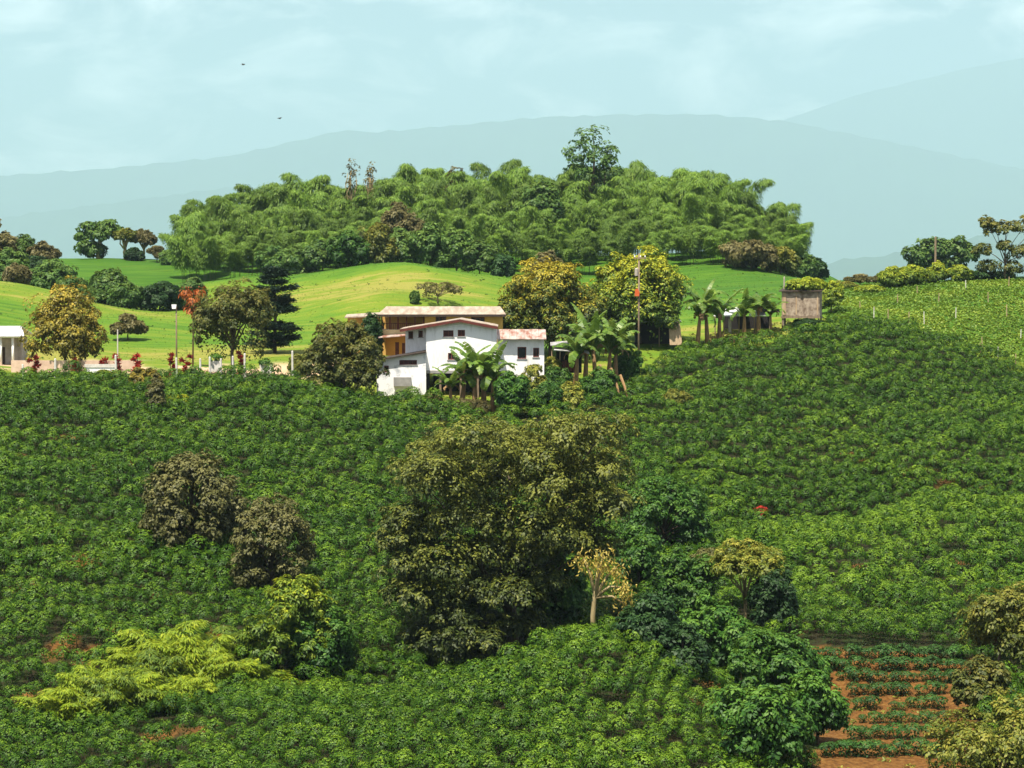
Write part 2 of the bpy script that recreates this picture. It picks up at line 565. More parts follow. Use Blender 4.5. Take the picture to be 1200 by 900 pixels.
def ground_mat():
    m, nt, out = mat_new('ground_cover')
    L = nt.links.new

    def att(n):
        return N_(nt, 'ShaderNodeAttribute', _attribute_name=n).outputs['Fac']

    tc = N_(nt, 'ShaderNodeTexCoord')
    n1 = N_(nt, 'ShaderNodeTexNoise', Scale=.9, Detail=8, Roughness=.75)
    L(tc.outputs['Object'], n1.inputs['Vector'])
    n2 = N_(nt, 'ShaderNodeTexNoise', Scale=3.2, Detail=6, Roughness=.7)
    L(tc.outputs['Object'], n2.inputs['Vector'])
    # cattle terraces: stretched streaks along the slope
    mp = N_(nt, 'ShaderNodeMapping')
    mp.inputs['Rotation'].default_value = (0, 0, R(28))
    mp.inputs['Scale'].default_value = (.10, .55, .6)
    L(tc.outputs['Object'], mp.inputs[0])
    n3 = N_(nt, 'ShaderNodeTexNoise', Scale=1.0, Detail=5, Roughness=.6)
    L(mp.outputs[0], n3.inputs['Vector'])
    ad = N_(nt, 'ShaderNodeMath', _operation='MULTIPLY_ADD')
    ad.inputs[1].default_value = 1.4
    L(n3.outputs['Fac'], ad.inputs[0])
    sub = N_(nt, 'ShaderNodeMath', _operation='SUBTRACT')
    L(att('dry'), sub.inputs[0])
    sub.inputs[1].default_value = .68
    L(sub.outputs[0], ad.inputs[2])
    ad2 = N_(nt, 'ShaderNodeMath', _operation='MULTIPLY_ADD')
    ad2.inputs[1].default_value = .35
    L(n2.outputs['Fac'], ad2.inputs[0])
    L(ad.outputs[0], ad2.inputs[2])
    grass = ramp(nt, ad2.outputs[0], [(.12, (.042, .115, .010)), (.5, (.088, .178, .013)), (.85, (.150, .205, .018)), (1.1, (.24, .23, .045))])
    soil = ramp(nt, n2.outputs['Fac'], [(.3, (.012, .012, .005)), (.7, (.034, .028, .012))])
    redc = ramp(nt, n2.outputs['Fac'], [(.32, (.055, .032, .010)), (.5, (.15, .064, .016)), (.68, (.22, .125, .034))])
    weeds = ramp(nt, n1.outputs['Fac'], [(.47, (0, 0, 0)), (.58, (1, 1, 1))])
    mxw = N_(nt, 'ShaderNodeMix', _data_type='RGBA')
    L(weeds, mxw.inputs['Factor'])
    L(soil, mxw.inputs['A'])
    mxw.inputs['B'].default_value = (.026, .040, .010, 1)
    mx1 = N_(nt, 'ShaderNodeMix', _data_type='RGBA')
    L(att('coffee'), mx1.inputs['Factor'])
    L(grass, mx1.inputs['A'])
    L(mxw.outputs['Result'], mx1.inputs['B'])
    mx2 = N_(nt, 'ShaderNodeMix', _data_type='RGBA')
    L(att('red'), mx2.inputs['Factor'])
    L(mx1.outputs['Result'], mx2.inputs['A'])
    L(redc, mx2.inputs['B'])
    mx3 = N_(nt, 'ShaderNodeMix', _data_type='RGBA')
    L(att('yard'), mx3.inputs['Factor'])
    L(mx2.outputs['Result'], mx3.inputs['A'])
    mx3.inputs['B'].default_value = (.55, .38, .24, 1)
    b = N_(nt, 'ShaderNodeBump', Strength=.7, Distance=.25)
    L(n2.outputs['Fac'], b.inputs['Height'])
    p = N_(nt, 'ShaderNodeBsdfPrincipled', Roughness=.9)
    p.inputs['Specular IOR Level'].default_value = .1
    L(mx3.outputs['Result'], p.inputs['Base Color'])
    L(b.outputs[0], p.inputs['Normal'])
    L(p.outputs[0], out.inputs[0])
    return m


me.materials.append(ground_mat())
go = link('ground', me)
tag(go, 'rolling ground of pasture and coffee slopes with bare earth patches', 'ground', None, 'structure')

# ------------------------------------------------------------------ far mountains
MOUNT = plain('mountain_forest', (.05, .09, .04), (.03, .05, .03), scale=.0016, rough=.95, spec=.0)


def mountains(name, label, D, ridge, depth, seed, rough_=6):
    D, depth, rough_ = D * 4.3, depth * 4.3, rough_ * 3.8
    rng = np.random.default_rng(seed)
    pxs = np.arange(ridge[0][0], ridge[-1][0] + 1, 12.)
    pys = np.interp(pxs, [r[0] for r in ridge], [r[1] for r in ridge])
    x = (pxs - 600) / F * D
    zt = np.array([at(a, b, D)[2] for a, b in zip(pxs, pys)])
    zt = zt + rough_ * (np.sin(x / 37 + seed) + .6 * np.sin(x / 17.3 + 2 * seed) + .4 * np.sin(x / 7.9)) + rng.normal(0, rough_ * .25, len(x))
    rows = []
    prof = [(-1.0, 0.), (-.8, .12), (-.6, .30), (-.4, .52), (-.25, .70), (-.12, .88), (0, 1.0), (.15, .86), (.4, .5), (1, 0)]
    for k, (s, h) in enumerate(prof):
        dx = 90 * np.sin(x / 210. + k * 1.3) * (abs(s) > .01)
        z = -175 + (zt + 175) * np.clip(h + .05 * np.sin(x / 95. + k * 2.1) * (abs(s) > .01), 0, 1)
        rows.append(np.stack([x, D + s * depth + dx, z], 1))
    v = np.concatenate(rows)
    n = len(x)
    f = [(k * n + i, k * n + i + 1, (k + 1) * n + i + 1, (k + 1) * n + i) for k in range(len(rows) - 1) for i in range(n - 1)]
    m = M()
    m.add(v, f)
    o = m.build(name, MOUNT, None, True)
    tag(o, label, 'mountain', None, 'structure')
    return o


mountains('mountains', 'pale blue far mountain ridge on the skyline rising from the left', 9300,
          [(-900, 330), (-500, 250), (-200, 220), (0, 206), (120, 198), (270, 183), (370, 160), (400, 153), (440, 155), (520, 148), (640, 137), (740, 134), (830, 134), (920, 142), (1020, 162), (1300, 220), (1900, 320)], 1100, 3, 3)
mountains('mountains', 'lower pale blue ridge before the far mountain at the left', 7600,
          [(-900, 300), (-400, 290), (-100, 262), (0, 255), (90, 243), (200, 229), (270, 219), (350, 224), (500, 250), (800, 300), (1000, 320)], 900, 5, 3)
mountains('mountains', 'broad grey violet mountain flank veiled in haze at the right', 12200,
          [(640, 300), (720, 240), (800, 190), (860, 166), (930, 136), (1000, 112), (1080, 92), (1200, 66), (1400, 40), (1700, 60), (2300, 220)], 700, 8, 3)
mountains('hills', 'nearer blue hills low on the horizon at the right', 5200,
          [(760, 360), (900, 325), (980, 306), (1040, 298), (1110, 288), (1160, 272), (1220, 258), (1400, 240), (1900, 330)], 600, 12, 3)


# ------------------------------------------------------------------ foliage builders
def puff_cloud(lv, centres, prad, out_dir, n_each, L, W, rng, base_tint, up=.45, droop=.35, tj=.16, body=.35):
    """star shaped leaf whorls: leaves sit on small caps around each centre and droop a little"""
    k = len(centres)
    c = np.repeat(centres, n_each, 0)
    pr = np.repeat(prad, n_each)[:, None]
    od = np.repeat(out_dir, n_each, 0)
    e = nrm(dirs(len(c), rng) + od * .7 + np.array([0, 0, .45]))
    P = c + e * pr * rng.uniform(.55, 1.0, (len(c), 1))
    Nn = nrm(e * .6 + np.array([0, 0, up]) + od * body + rng.normal(0, .18, (len(c), 3)))
    T = nrm(e + rng.normal(0, .5, (len(c), 3)) - np.array([0, 0, droop]))
    s = rng.uniform(.7, 1.25, len(c))
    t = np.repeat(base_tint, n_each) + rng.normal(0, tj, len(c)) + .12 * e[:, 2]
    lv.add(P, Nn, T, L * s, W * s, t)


def crown(blobs, rng, L=.35, W=.2, dens=1.0, puff=.28, n_each=22, zmin=-.55, top_tint=.35, lump=.30, tj=.16, base_tint=.3):
    """blobs: (x,y,z,rx,ry,rz) lobes of the crown"""
    lv = Leaves()
    zs = [b[2] + b[5] for b in blobs] + [b[2] - b[5] for b in blobs]
    z0, z1 = min(zs), max(zs)
    for b in blobs:
        c, r = np.array(b[:3]), np.array(b[3:])
        area = (r[0] * r[1] + r[0] * r[2] + r[1] * r[2]) / 3 * 4 * math.pi
        pr0 = puff * r.mean()
        k = max(6, int(dens * .85 * area / (math.pi * pr0 ** 2)))
        d = dirs(k, rng, zmin)
        ph = rng.uniform(0, 6, 3)
        lum = 1 + lump * np.sin(d[:, 0] * 4 + ph[0]) * np.sin(d[:, 2] * 5 + ph[1]) + rng.normal(0, lump * .4, k)
        rad = rng.choice([1.0, .8, .55], k, p=[.68, .22, .10])[:, None]
        C = c + d * r * (lum[:, None] * rad - puff * .35)
        od = nrm(d / r)
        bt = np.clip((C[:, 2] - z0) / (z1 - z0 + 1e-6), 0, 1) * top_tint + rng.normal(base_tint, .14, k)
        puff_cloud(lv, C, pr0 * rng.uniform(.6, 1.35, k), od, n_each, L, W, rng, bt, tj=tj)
    return lv


def lobes(style, W, H, rng):
    """crown lobes in tree space: base z=0, top z=H, width W"""
    B = []
    r = W / 2
    if style == 'round':
        zc = H * .56
        B.append((0, 0, zc, r * .68, r * .68, H * .40))
        for i in range(9):
            a = i * 2.4 + rng.uniform(-.4, .4)
            q = rng.uniform(.5, .62)
            z = zc + H * rng.uniform(-.22, .24)
            s = rng.uniform(.32, .44)
            B.append((r * q * math.cos(a), r * q * math.sin(a), z, r * s, r * s, H * .5 * s))
        B.append((r * .12, 0, H * .84, r * .48, r * .48, H * .16))
    elif style == 'dome':      # full dome down to the ground
        B.append((0, 0, H * .40, r * .74, r * .74, H * .42))
        n = 21
        for i in range(n):
            u = (i + .5) / n
            th = math.acos(1 - 1.42 * u)
            a = i * 2.39996 + rng.uniform(-.3, .3)
            if i and rng.uniform() < .12:
                continue
            s = rng.uniform(.20, .37)
            q = (1 - s * .85) * rng.uniform(.86, 1.06)
            B.append((r * q * math.sin(th) * math.cos(a), r * q * math.sin(th) * math.sin(a), H * .40 + H * .60 * (1 - s * .8) * math.cos(th) * rng.uniform(.92, 1.02), r * s, r * s, min(H * .22, r * s)))
    elif style == 'low':       # foliage down to the ground
        B.append((0, 0, H * .45, r * .70, r * .70, H * .45))
        for i in range(10):
            a = i * 2.4 + rng.uniform(-.4, .4)
            q = rng.uniform(.48, .66)
            z = H * rng.uniform(.24, .72)
            s = rng.uniform(.3, .42)
            B.append((r * q * math.cos(a), r * q * math.sin(a), z, r * s, r * s, min(H * .5 * s * 1.2, z)))
        B.append((rng.uniform(-.2, .2) * r, 0, H * .84, r * .34, r * .34, H * .16))
    elif style == 'spread':    # wide with flattened shelves and gaps
        for i in range(11):
            a = i * 2.4 + rng.uniform(-.3, .3)
            q = math.sqrt((i + .5) / 11) * .72
            z = H * (.86 - .36 * q ** 2 + rng.uniform(-.10, .04))
            s = rng.uniform(.26, .36)
            B.append((r * q * math.cos(a), r * q * math.sin(a), z, r * s, r * s, H * rng.uniform(.09, .13)))
    elif style == 'tall':
        n = 7
        for i in range(n):
            t = i / (n - 1)
            a = i * 2.4
            w = math.sin(math.pi * (.2 + .72 * t)) ** .8
            B.append((r * .3 * math.cos(a), r * .3 * math.sin(a), H * (.25 + .66 * t), r * .66 * w, r * .66 * w, H * .13))
    elif style == 'umbrella':
        for i in range(10):
            a = i * 2.4
            q = math.sqrt((i + .4) / 10) * .76
            B.append((r * q * math.cos(a), r * q * math.sin(a), H * (.84 - .2 * q * q), r * .28, r * .28, H * .09))
    elif style == 'open':      # separate tufts at branch ends
        for i in range(12):
            a = i * 2.4 + rng.uniform(-.5, .5)
            q = rng.uniform(.25, .8)
            z = H * rng.uniform(.42, .92)
            if z > H * .8:
                q *= .6
            s = rng.uniform(.2, .3)
            B.append((r * q * math.cos(a), r * q * math.sin(a), z, r * s, r * s, H * .5 * s * .7))
    return B


def trunk_mesh(m, H, r0, blobs, rng, limb=.55, fork=.32, lean=0.0, seg=7):
    top = H * .8
    zs = np.linspace(-.4, top, 7)
    pts = np.stack([lean * (zs / H) ** 2 * H + rng.normal(0, r0 * .3, 7) * (zs > .5), rng.normal(0, r0 * .3, 7) * (zs > .5), zs], 1)
    rad = r0 * np.interp(zs / H, [-.1, 0, .06, .4, .8], [1.45, 1.3, 1.0, .7, .25])
    m.tube(pts, rad, seg)
    for b in (blobs[::4] if len(blobs) > 30 else blobs):
        zf = H * fork * rng.uniform(.8, 1.2)
        zf = min(zf, max(b[2] * .7, H * .12))
        p0 = np.array([np.interp(zf, zs, pts[:, 0]), np.interp(zf, zs, pts[:, 1]), zf])
        p3 = np.array(b[:3])
        p1 = p0 * .6 + p3 * .4 + np.array([0, 0, .05 * H]) + rng.normal(0, r0 * .8, 3)
        p2 = p0 * .25 + p3 * .75 + np.array([0, 0, .03 * H]) + rng.normal(0, r0 * .8, 3)
        m.tube([p0, p1, p2, p3], [r0 * limb, r0 * limb * .7, r0 * limb * .42, r0 * .12], 5)


def tree(name, label, cat, px, Y, top, wpx, style, mat, L=.34, W=.2, dens=1.0, puff=.28, n_each=24, bark=None, r0=None, group=None,
         seed=1, zmin=-.6, blobs=None, lump=.30, depth=1.0, base=None, lean=0, fork=.32, trunk=True, top_tint=.35, limb=.55, base_z=None, base_tint=.3):
    rng = np.random.default_rng(seed)
    g = g_at(px, Y)
    if base_z is not None:
        g[2] = base_z
    zt = at(px, top, Y)[2]
    H = zt - g[2]
    Wm = wpx * Y / F
    B = blobs(Wm, H, rng) if blobs else lobes(style, Wm, H, rng)
    root = thing(name, g, 0, label, cat, group)
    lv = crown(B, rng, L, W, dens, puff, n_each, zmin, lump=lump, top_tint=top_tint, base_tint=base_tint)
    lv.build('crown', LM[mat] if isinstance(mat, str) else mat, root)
    if trunk:
        m = M()
        trunk_mesh(m, H, r0 or max(.09, H * .022), B, rng, lean=lean, fork=fork, limb=limb)
        m.build('trunk', bark or BARK, root, True)
    return root


# ------------------------------------------------------------------ coffee
def bush_leaves(rng, H, Rr, n_br, n_each, L, W):
    """dome of short branches, each ending in a whorl of leaves that follows the dome"""
    lv = Leaves()
    k = n_br
    u = (np.arange(k) + .5) / k
    th = np.arccos(1 - 1.02 * u)                 # 0 at the top, a little past the equator
    a = np.arange(k) * 2.39996 + rng.uniform(-.35, .35, k)
    d = np.stack([np.sin(th) * np.cos(a), np.sin(th) * np.sin(a), np.cos(th)], 1)
    rad = rng.uniform(.80, 1.08, k)[:, None]
    C = d * np.array([Rr, Rr, H * .36]) * rad + np.array([0, 0, H * .62])
    pr = np.full(k, .19 * Rr / .8) * rng.uniform(.75, 1.3, k)
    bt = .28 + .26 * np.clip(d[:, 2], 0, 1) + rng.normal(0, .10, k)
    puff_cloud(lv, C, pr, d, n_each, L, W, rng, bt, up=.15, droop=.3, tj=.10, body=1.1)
    low = 22                                     # skirt leaves down to the soil
    al = rng.uniform(0, 6.28, low * 3)
    zl = rng.uniform(.05, .60, low * 3) * H
    rl = Rr * rng.uniform(.25, .70, low * 3)
    dl = np.stack([np.cos(al), np.sin(al), al * 0], 1)
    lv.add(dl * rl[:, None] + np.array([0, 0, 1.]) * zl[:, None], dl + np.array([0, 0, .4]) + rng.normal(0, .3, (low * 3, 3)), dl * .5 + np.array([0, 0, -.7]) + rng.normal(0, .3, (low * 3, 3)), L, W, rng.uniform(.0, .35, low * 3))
    q, tt = lv.arrays()
    q[..., 2] = np.maximum(q[..., 2], .02)
    return q, tt


FINE = [bush_leaves(np.random.default_rng(100 + i), rnd.uniform(1.35, 1.65), rnd.uniform(.54, .64), 40, 15, .105, .07) for i in range(8)]
MID = [bush_leaves(np.random.default_rng(120 + i), rnd.uniform(1.5, 1.8), rnd.uniform(.62, .73), 36, 14, .13, .085) for i in range(8)]

# trees whose feet keep the rows apart: px, Y, radius
CLEAR = []
# planting grid: rows follow the contour, uneven in places
P_ = []
row = 0
y = 116.0
while y < 302:
    step = 1.0 if y < 175 else 1.02
    half = y * .265
    xs = np.arange(-half, half, step) + (row % 2) * step * .5
    ys = y + 2.6 * np.sin(xs / 19 + y / 45) + .5 * np.sin(xs / 7.5 + y / 23) + .06 * xs
    P_.append(np.stack([xs + RNG.normal(0, .09, len(xs)) + 1.2 * np.sin(row * 2.3), ys + RNG.normal(0, .12, len(xs))], 1))
    y += float(np.interp(y, [115, 150, 200, 250], [1.46, 1.6, 2.05, 2.4]))
    row += 1
P_ = np.concatenate(P_)
# on the steep banks the rows stand closer: an extra row between two
X2 = P_ + np.stack([RNG.normal(.5, .15, len(P_)), RNG.normal(1.0, .12, len(P_))], -1)
sl = (ground(X2[:, 0], X2[:, 1] + 1.2) - ground(X2[:, 0], X2[:, 1] - 1.2)) / 2.4
P_ = np.concatenate([P_, X2[sl > .27]])
bx, by = P_[:, 0], P_[:, 1]
bz = ground(bx, by)
bpx, bqy = proj(np.stack([bx, by, bz], -1))
ok = (by < brow(bpx) + RNG.normal(0, .5, len(by))) & ~in_poly(bx, by, plot) & (scar(bx, by) < .33) & (RNG.uniform(0, 1, len(bx)) > .035) & ~((by > 152.5) & (by < 160) & (bpx > 430) & (bpx < 740)) & ~((by > 209.5) & (by < 214.5) & (bpx > 930))
bx, by, bz, bpx, bqy = bx[ok], by[ok], bz[ok], bpx[ok], bqy[ok]


def place_quads(protos, which, pos, rot, scl, tint, squash):
    qs, ts = [], []
    for i, (q, t) in enumerate(protos):
        sel = np.where(which == i)[0]
        if not len(sel):
            continue
        c, s = np.cos(rot[sel]), np.sin(rot[sel])
        Rm = np.zeros((len(sel), 3, 3), np.float32)
        Rm[:, 0, 0], Rm[:, 0, 1], Rm[:, 1, 0], Rm[:, 1, 1], Rm[:, 2, 2] = c * scl[sel], -s * scl[sel], s * scl[sel], c * scl[sel], scl[sel] * squash[sel]
        o = np.einsum('bij,nkj->bnki', Rm, q) + pos[sel][:, None, None, :]
        qs.append(o.reshape(-1, 4, 3))
        ts.append((t[None] + tint[sel][:, None]).reshape(-1))
    return np.concatenate(qs), np.concatenate(ts)


def finish_coffee():
    global bx, by, bz, bpx, bqy
    keep = np.ones(len(bx), bool)
    for cx, cy, r in CLEAR:
        keep &= (bx - cx) ** 2 + (by - cy) ** 2 > r * r
    bx, by, bz, bpx, bqy = (a[keep] for a in (bx, by, bz, bpx, bqy))
    n = len(bx)
    pos = np.stack([bx, by, bz - .05], -1).astype(np.float32)
    rot = RNG.uniform(0, 6.28, n)
    big = vnoise(bx, by, 9)
    scl = np.clip(RNG.normal(1.0, .13, n) + (big - .5) * .3, .5, 1.35)
    sq = RNG.uniform(.9, 1.12, n)
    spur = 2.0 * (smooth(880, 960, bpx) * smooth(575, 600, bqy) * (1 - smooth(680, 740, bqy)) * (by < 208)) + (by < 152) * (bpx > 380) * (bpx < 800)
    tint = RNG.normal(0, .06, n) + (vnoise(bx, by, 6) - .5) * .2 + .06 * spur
    near = np.where((bpx > 0) & (bpx < 1200) & (bqy < 915))[0]
    free = np.ones(len(near), bool)
    for (x0, x1, y0) in HIDE:
        free &= ~((bpx[near] > x0) & (bpx[near] < x1) & (bqy[near] > y0))
    near = near[free]
    near = near[np.argsort(by[near])][:250]
    mask = np.ones(n, bool)
    mask[near] = False
    which = RNG.integers(0, 8, n)
    fine = mask & (by < 175)
    mid = mask & (by >= 175)
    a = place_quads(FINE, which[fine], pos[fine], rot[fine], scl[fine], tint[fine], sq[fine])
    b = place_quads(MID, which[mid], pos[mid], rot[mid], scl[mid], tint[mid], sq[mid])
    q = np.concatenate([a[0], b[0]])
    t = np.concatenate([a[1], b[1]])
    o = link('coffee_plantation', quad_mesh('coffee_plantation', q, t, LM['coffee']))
    tag(o, 'dense rows of dark glossy coffee bushes covering the whole slope below the farmhouse', 'coffee plantation', None, 'stuff')
    print('coffee bushes', n, 'quads', len(q))
    meshes = [quad_mesh('coffee_bush', q_, t_, LM['coffee']) for q_, t_ in FINE]
    for i in near:
        b = link('coffee_bush', meshes[which[i]])
        b.location = pos[i].tolist()
        b.rotation_euler = (0, 0, rot[i])
        b.scale = (scl[i], scl[i], scl[i] * sq[i])
        tag(b, 'rounded glossy green coffee bush in the nearest rows at the foot of the slope', 'coffee bush', 'coffee bushes in the nearest rows')


HIDE = [(-10, 60, 1000)]


# ------------------------------------------------------------------ bamboo
def plume(m, lv, p0, h, az, lean, rng, Rm, n, L, W, t0=.3, rad=.05):
    t = np.linspace(0, 1, 12)
    ca, sa = math.cos(az), math.sin(az)

    def curve(t):
        off = lean * t ** 2.6
        z = h * (1.16 * t - .30 * t ** 5)
        return np.stack([p0[0] + ca * off, p0[1] + sa * off, p0[2] + z], -1)

    m.tube(curve(t), rad * np.interp(t, [0, .7, 1], [1, .6, .12]), 5)
    k = n // 6
    tt = t0 + (1 - t0) * rng.uniform(0, 1, k) ** .75
    c = curve(tt)
    prof = np.sin(np.pi * np.clip((tt - t0) / (1 - t0) * .80 + .17, 0, 1)) * Rm
    a = rng.uniform(0, 6.283, k)
    rr = prof * np.sqrt(rng.uniform(.05, 1, k))
    d = np.stack([np.cos(a), np.sin(a), np.zeros(k)], 1)
    C = c + d * rr[:, None] - np.array([0, 0, 1.]) * (rr ** 1.7 / max(Rm, .1) * .55)[:, None]
    ct = .34 + .30 * (tt - .5) + rng.normal(0, .10, k)
    C6 = np.repeat(C, 6, 0)
    d6 = np.repeat(d, 6, 0)
    n6 = len(C6)
    P = C6 + rng.normal(0, .22 * L, (n6, 3))
    T = nrm(d6 * .75 + np.array([ca, sa, 0]) * .25 + np.array([0, 0, -.85]) + rng.normal(0, .33, (n6, 3)))
    Nn = nrm(d6 * .75 + np.array([0, 0, .7]) + rng.normal(0, .22, (n6, 3)))
    lv.add(P, Nn, T, L * rng.uniform(.65, 1.3, n6), W * rng.uniform(.7, 1.3, n6), np.repeat(ct, 6) + rng.normal(0, .13, n6), cup=.08)


def clump_meshes(seed, H, npl, spread, Rm, n, L, W, mat, lean=(1.8, 5.6), t0=.3, rad=.055):
    rng = np.random.default_rng(seed)
    m, lv = M(), Leaves()
    for i in range(npl):
        a = i * 2.39996 + rng.uniform(-.5, .5)
        q = spread * .45 * math.sqrt((i + .5) / npl)
        hh = H * (1.0 if i == 0 else rng.uniform(.58, .98))
        plume(m, lv, (q * math.cos(a), q * math.sin(a), -.3), hh, a + rng.uniform(-.5, .5), rng.uniform(*lean) * H / 16, rng, Rm * rng.uniform(.8, 1.2), n, L, W, t0, rad)
    return m, lv


def clump(name, meshes, label, cat, loc, rz, scl, group):
    root = thing(name, loc, rz, label, cat, group)
    root.scale = scl
    link('culms', meshes[0], root)
    link('foliage', meshes[1], root)
    return root


BV = []
for i in range(6):
    m, lv = clump_meshes(300 + i, 16, 6, 4.6, 2.2, 2300, .85, .125, LM['bamboo'])
    o1 = m.build('culms', CULM, None, True)
    o2 = lv.build('foliage', LM['bamboo'])
    BV.append((o1.data, o2.data))
    bpy.data.objects.remove(o1)
    bpy.data.objects.remove(o2)

SKY = [(205, 250), (215, 238), (250, 226), (280, 214), (340, 211), (400, 203), (440, 202), (480, 186), (560, 189), (585, 181), (640, 188), (690, 196), (740, 187), (785, 187), (835, 197), (880, 212), (915, 228), (940, 248), (952, 268)]
rb = np.random.default_rng(5)
cnt = 0
for Yr, drop, x0, x1, st, lab in [
        (462, 0, 244, 925, 20, 'tall feathery green bamboo clump on the skyline of the hilltop grove'),
        (446, 16, 226, 938, 23, 'tall feathery green bamboo clump on the skyline of the hilltop grove'),
        (430, 38, 222, 942, 24, 'drooping green bamboo clump in the middle of the hilltop grove'),
        (417, 62, 222, 936, 27, 'drooping green bamboo clump along the front edge of the hilltop grove'),
        (408, 88, 330, 915, 36, 'drooping green bamboo clump along the front edge of the hilltop grove')]:
    px = x0
    while px <= x1:
        Y = Yr + rb.uniform(-5, 5)
        p = g_at(px, Y)
        edge = max(0, (262 - px) / 40, (px - 900) / 45)
        top = np.interp(px, [s[0] for s in SKY], [s[1] for s in SKY]) + drop * (1 - .75 * min(edge, 1)) + rb.uniform(-14, 12)
        H = at(px, top, Y)[2] - p[2]
        s = max(H / 15.0, .45)
        w = np.clip(s, .62, 1.1) * rb.uniform(.9, 1.1)
        clump('bamboo_clump', BV[cnt % 6], lab, 'bamboo', p, rb.uniform(0, 6.28), (w, w, s), 'bamboo clumps of the grove: ' + lab.split(' bamboo clump ')[1])
        cnt += 1
        px += st * rb.uniform(.8, 1.2)

# broadleaf trees in and around the grove
tree('crown_tree', 'dark rounded tree towering above the bamboo on the hilltop', 'tree', 695, 448, 150, 62, 'tall', 'teal', L=.6, W=.36, dens=.85, puff=.40, n_each=22, seed=21,
     blobs=lambda W, H, r: [(0, 0, H - 2.2, 2.3, 2.3, 2.2), (-2.6, 0, H - 4.4, 2.2, 2.2, 1.7), (2.8, .5, H - 4.8, 2.0, 2.0, 1.7), (.3, -1, H - 5.6, 2.6, 2.6, 1.9), (-2.9, 1, H - 7.4, 1.8, 1.8, 1.3),
                            (2.6, -1, H - 7.6, 2.0, 2.0, 1.4), (-.6, 0, H - 8.4, 2.4, 2.4, 1.4), (1.4, 0, H - 10, 1.8, 1.8, 1.2)])
tree('bare_tree', 'sparse reddish brown tree standing out of the bamboo, left one of two', 'tree', 412, 448, 184, 26, 'open', 'brown', L=.5, W=.22, dens=.5, puff=.5, n_each=7, seed=22, bark=PALEBARK)
tree('bare_tree', 'sparse reddish brown tree standing out of the bamboo, right one of two', 'tree', 435, 450, 186, 20, 'open', 'brown', L=.5, W=.22, dens=.5, puff=.5, n_each=7, seed=23, bark=PALEBARK)
tree('bushy_tree', 'brownish bushy tree among the bamboo above the grassy dome', 'tree', 470, 403, 238, 58, 'low', 'brown', L=.55, W=.32, dens=.9, seed=24)
tree('bushy_tree', 'dark green broadleaf tree standing amid the bamboo below the tall dark tree', 'tree', 632, 424, 215, 62, 'round', 'teal', L=.7, W=.42, seed=25)
tree('bushy_tree', 'dark brown topped tree between bamboo plumes on the left skyline', 'tree', 531, 452, 200, 26, 'round', 'brown', L=.6, W=.35, seed=26)
front = [(322, 397, 290, 46, 'teal', 'pale green shrub at the foot of the bamboo behind the dark conifer'),
         (352, 392, 296, 44, 'teal', 'grey green shrub at the edge of the grassy dome by the bamboo'),
         (378, 388, 283, 52, 'teal', 'dark leafy tree at the left foot of the grassy dome'),
         (408, 384, 272, 50, 'green', 'fresh green tree sloping down beside the grassy dome'),
         (440, 388, 262, 52, 'yellowgreen', 'yellow green tree behind the left shoulder of the grassy dome'),
         (472, 392, 268, 46, 'teal', 'bushy green tree directly behind the top of the grassy dome'),
         (505, 391, 262, 52, 'teal', 'broad dark green tree behind the grassy dome below the brownish tree'),
         (535, 393, 272, 44, 'teal', 'rounded blue green tree on the right shoulder of the grassy dome'),
         (562, 392, 284, 42, 'teal', 'dark shrub on the right side of the grassy dome under the bamboo'),
         (586, 391, 298, 34, 'dark', 'small dark shrub where the grassy dome meets the bamboo'),
         (640, 396, 296, 40, 'brown', 'grey brown shrub below the bamboo above the bronze mango tree'),
         (880, 398, 283, 70, 'brown', 'dull olive thicket under the right end of the bamboo'),
         (915, 402, 290, 40, 'yellowgreen', 'low olive shrub below the right tip of the bamboo'),
         (935, 415, 292, 44, 'teal', 'dark shrub on the crest at the right end of the grove'),
         (957, 425, 303, 26, 'dark', 'small dark shrub on the crest just past the grove')]
for i, (px, Y, top, w, mt, lab) in enumerate(front):
    tree('bushy_tree' if i < 8 else 'shrub', lab, 'tree' if i < 8 else 'shrub', px, Y, top, w, 'low', mt, L=.55, W=.34, dens=.9, puff=.3, seed=40 + i)

# ------------------------------------------------------------------ left pasture trees
tree('spreading_tree', 'spreading green tree with pale trunk on the pasture crest', 'tree', 116, 468, 261, 46, 'spread', 'teal', L=.6, W=.36, dens=1.0, seed=60, bark=PALEBARK, r0=.35,
     blobs=lambda W, H, r: [(-1.5, 0, H * .86, 2.4, 2, .9), (1.2, 0, H * .9, 2.2, 2, .9), (3, 0, H * .78, 1.3, 1.3, .7), (-3, 0, H * .62, 1.3, 1.3, .7), (0, -.5, H * .68, 2.0, 2, .8), (-2.3, 0, H * .30, 1.8, 1.8, 1.6), (-.5, 0, H * .22, 1.6, 1.6, 1.3)])
tree('spreading_tree', 'yellowish tree with bare pale trunk on the pasture crest', 'tree', 147, 466, 266, 28, 'umbrella', 'yellowgreen', L=.55, W=.33, seed=61, bark=PALEBARK, r0=.35)
tree('spreading_tree', 'olive leaning tree at the right end of the crest pair', 'tree', 168, 468, 269, 34, 'spread', 'brown', L=.55, W=.33, seed=62, bark=PALEBARK, r0=.25)
tree('shrub', 'dark low shrub beneath the yellowish crest tree', 'shrub', 157, 464, 291, 22, 'low', 'dark', L=.5, W=.3, seed=63)
tree('shrub', 'small sparse shrub on the crest left of the bamboo', 'shrub', 184, 462, 289, 22, 'open', 'brown', L=.5, W=.3, seed=64)
tree('shrub', 'low dull green shrub on the crest beside the bamboo edge', 'shrub', 200, 452, 293, 26, 'low', 'teal', L=.5, W=.3, seed=65)
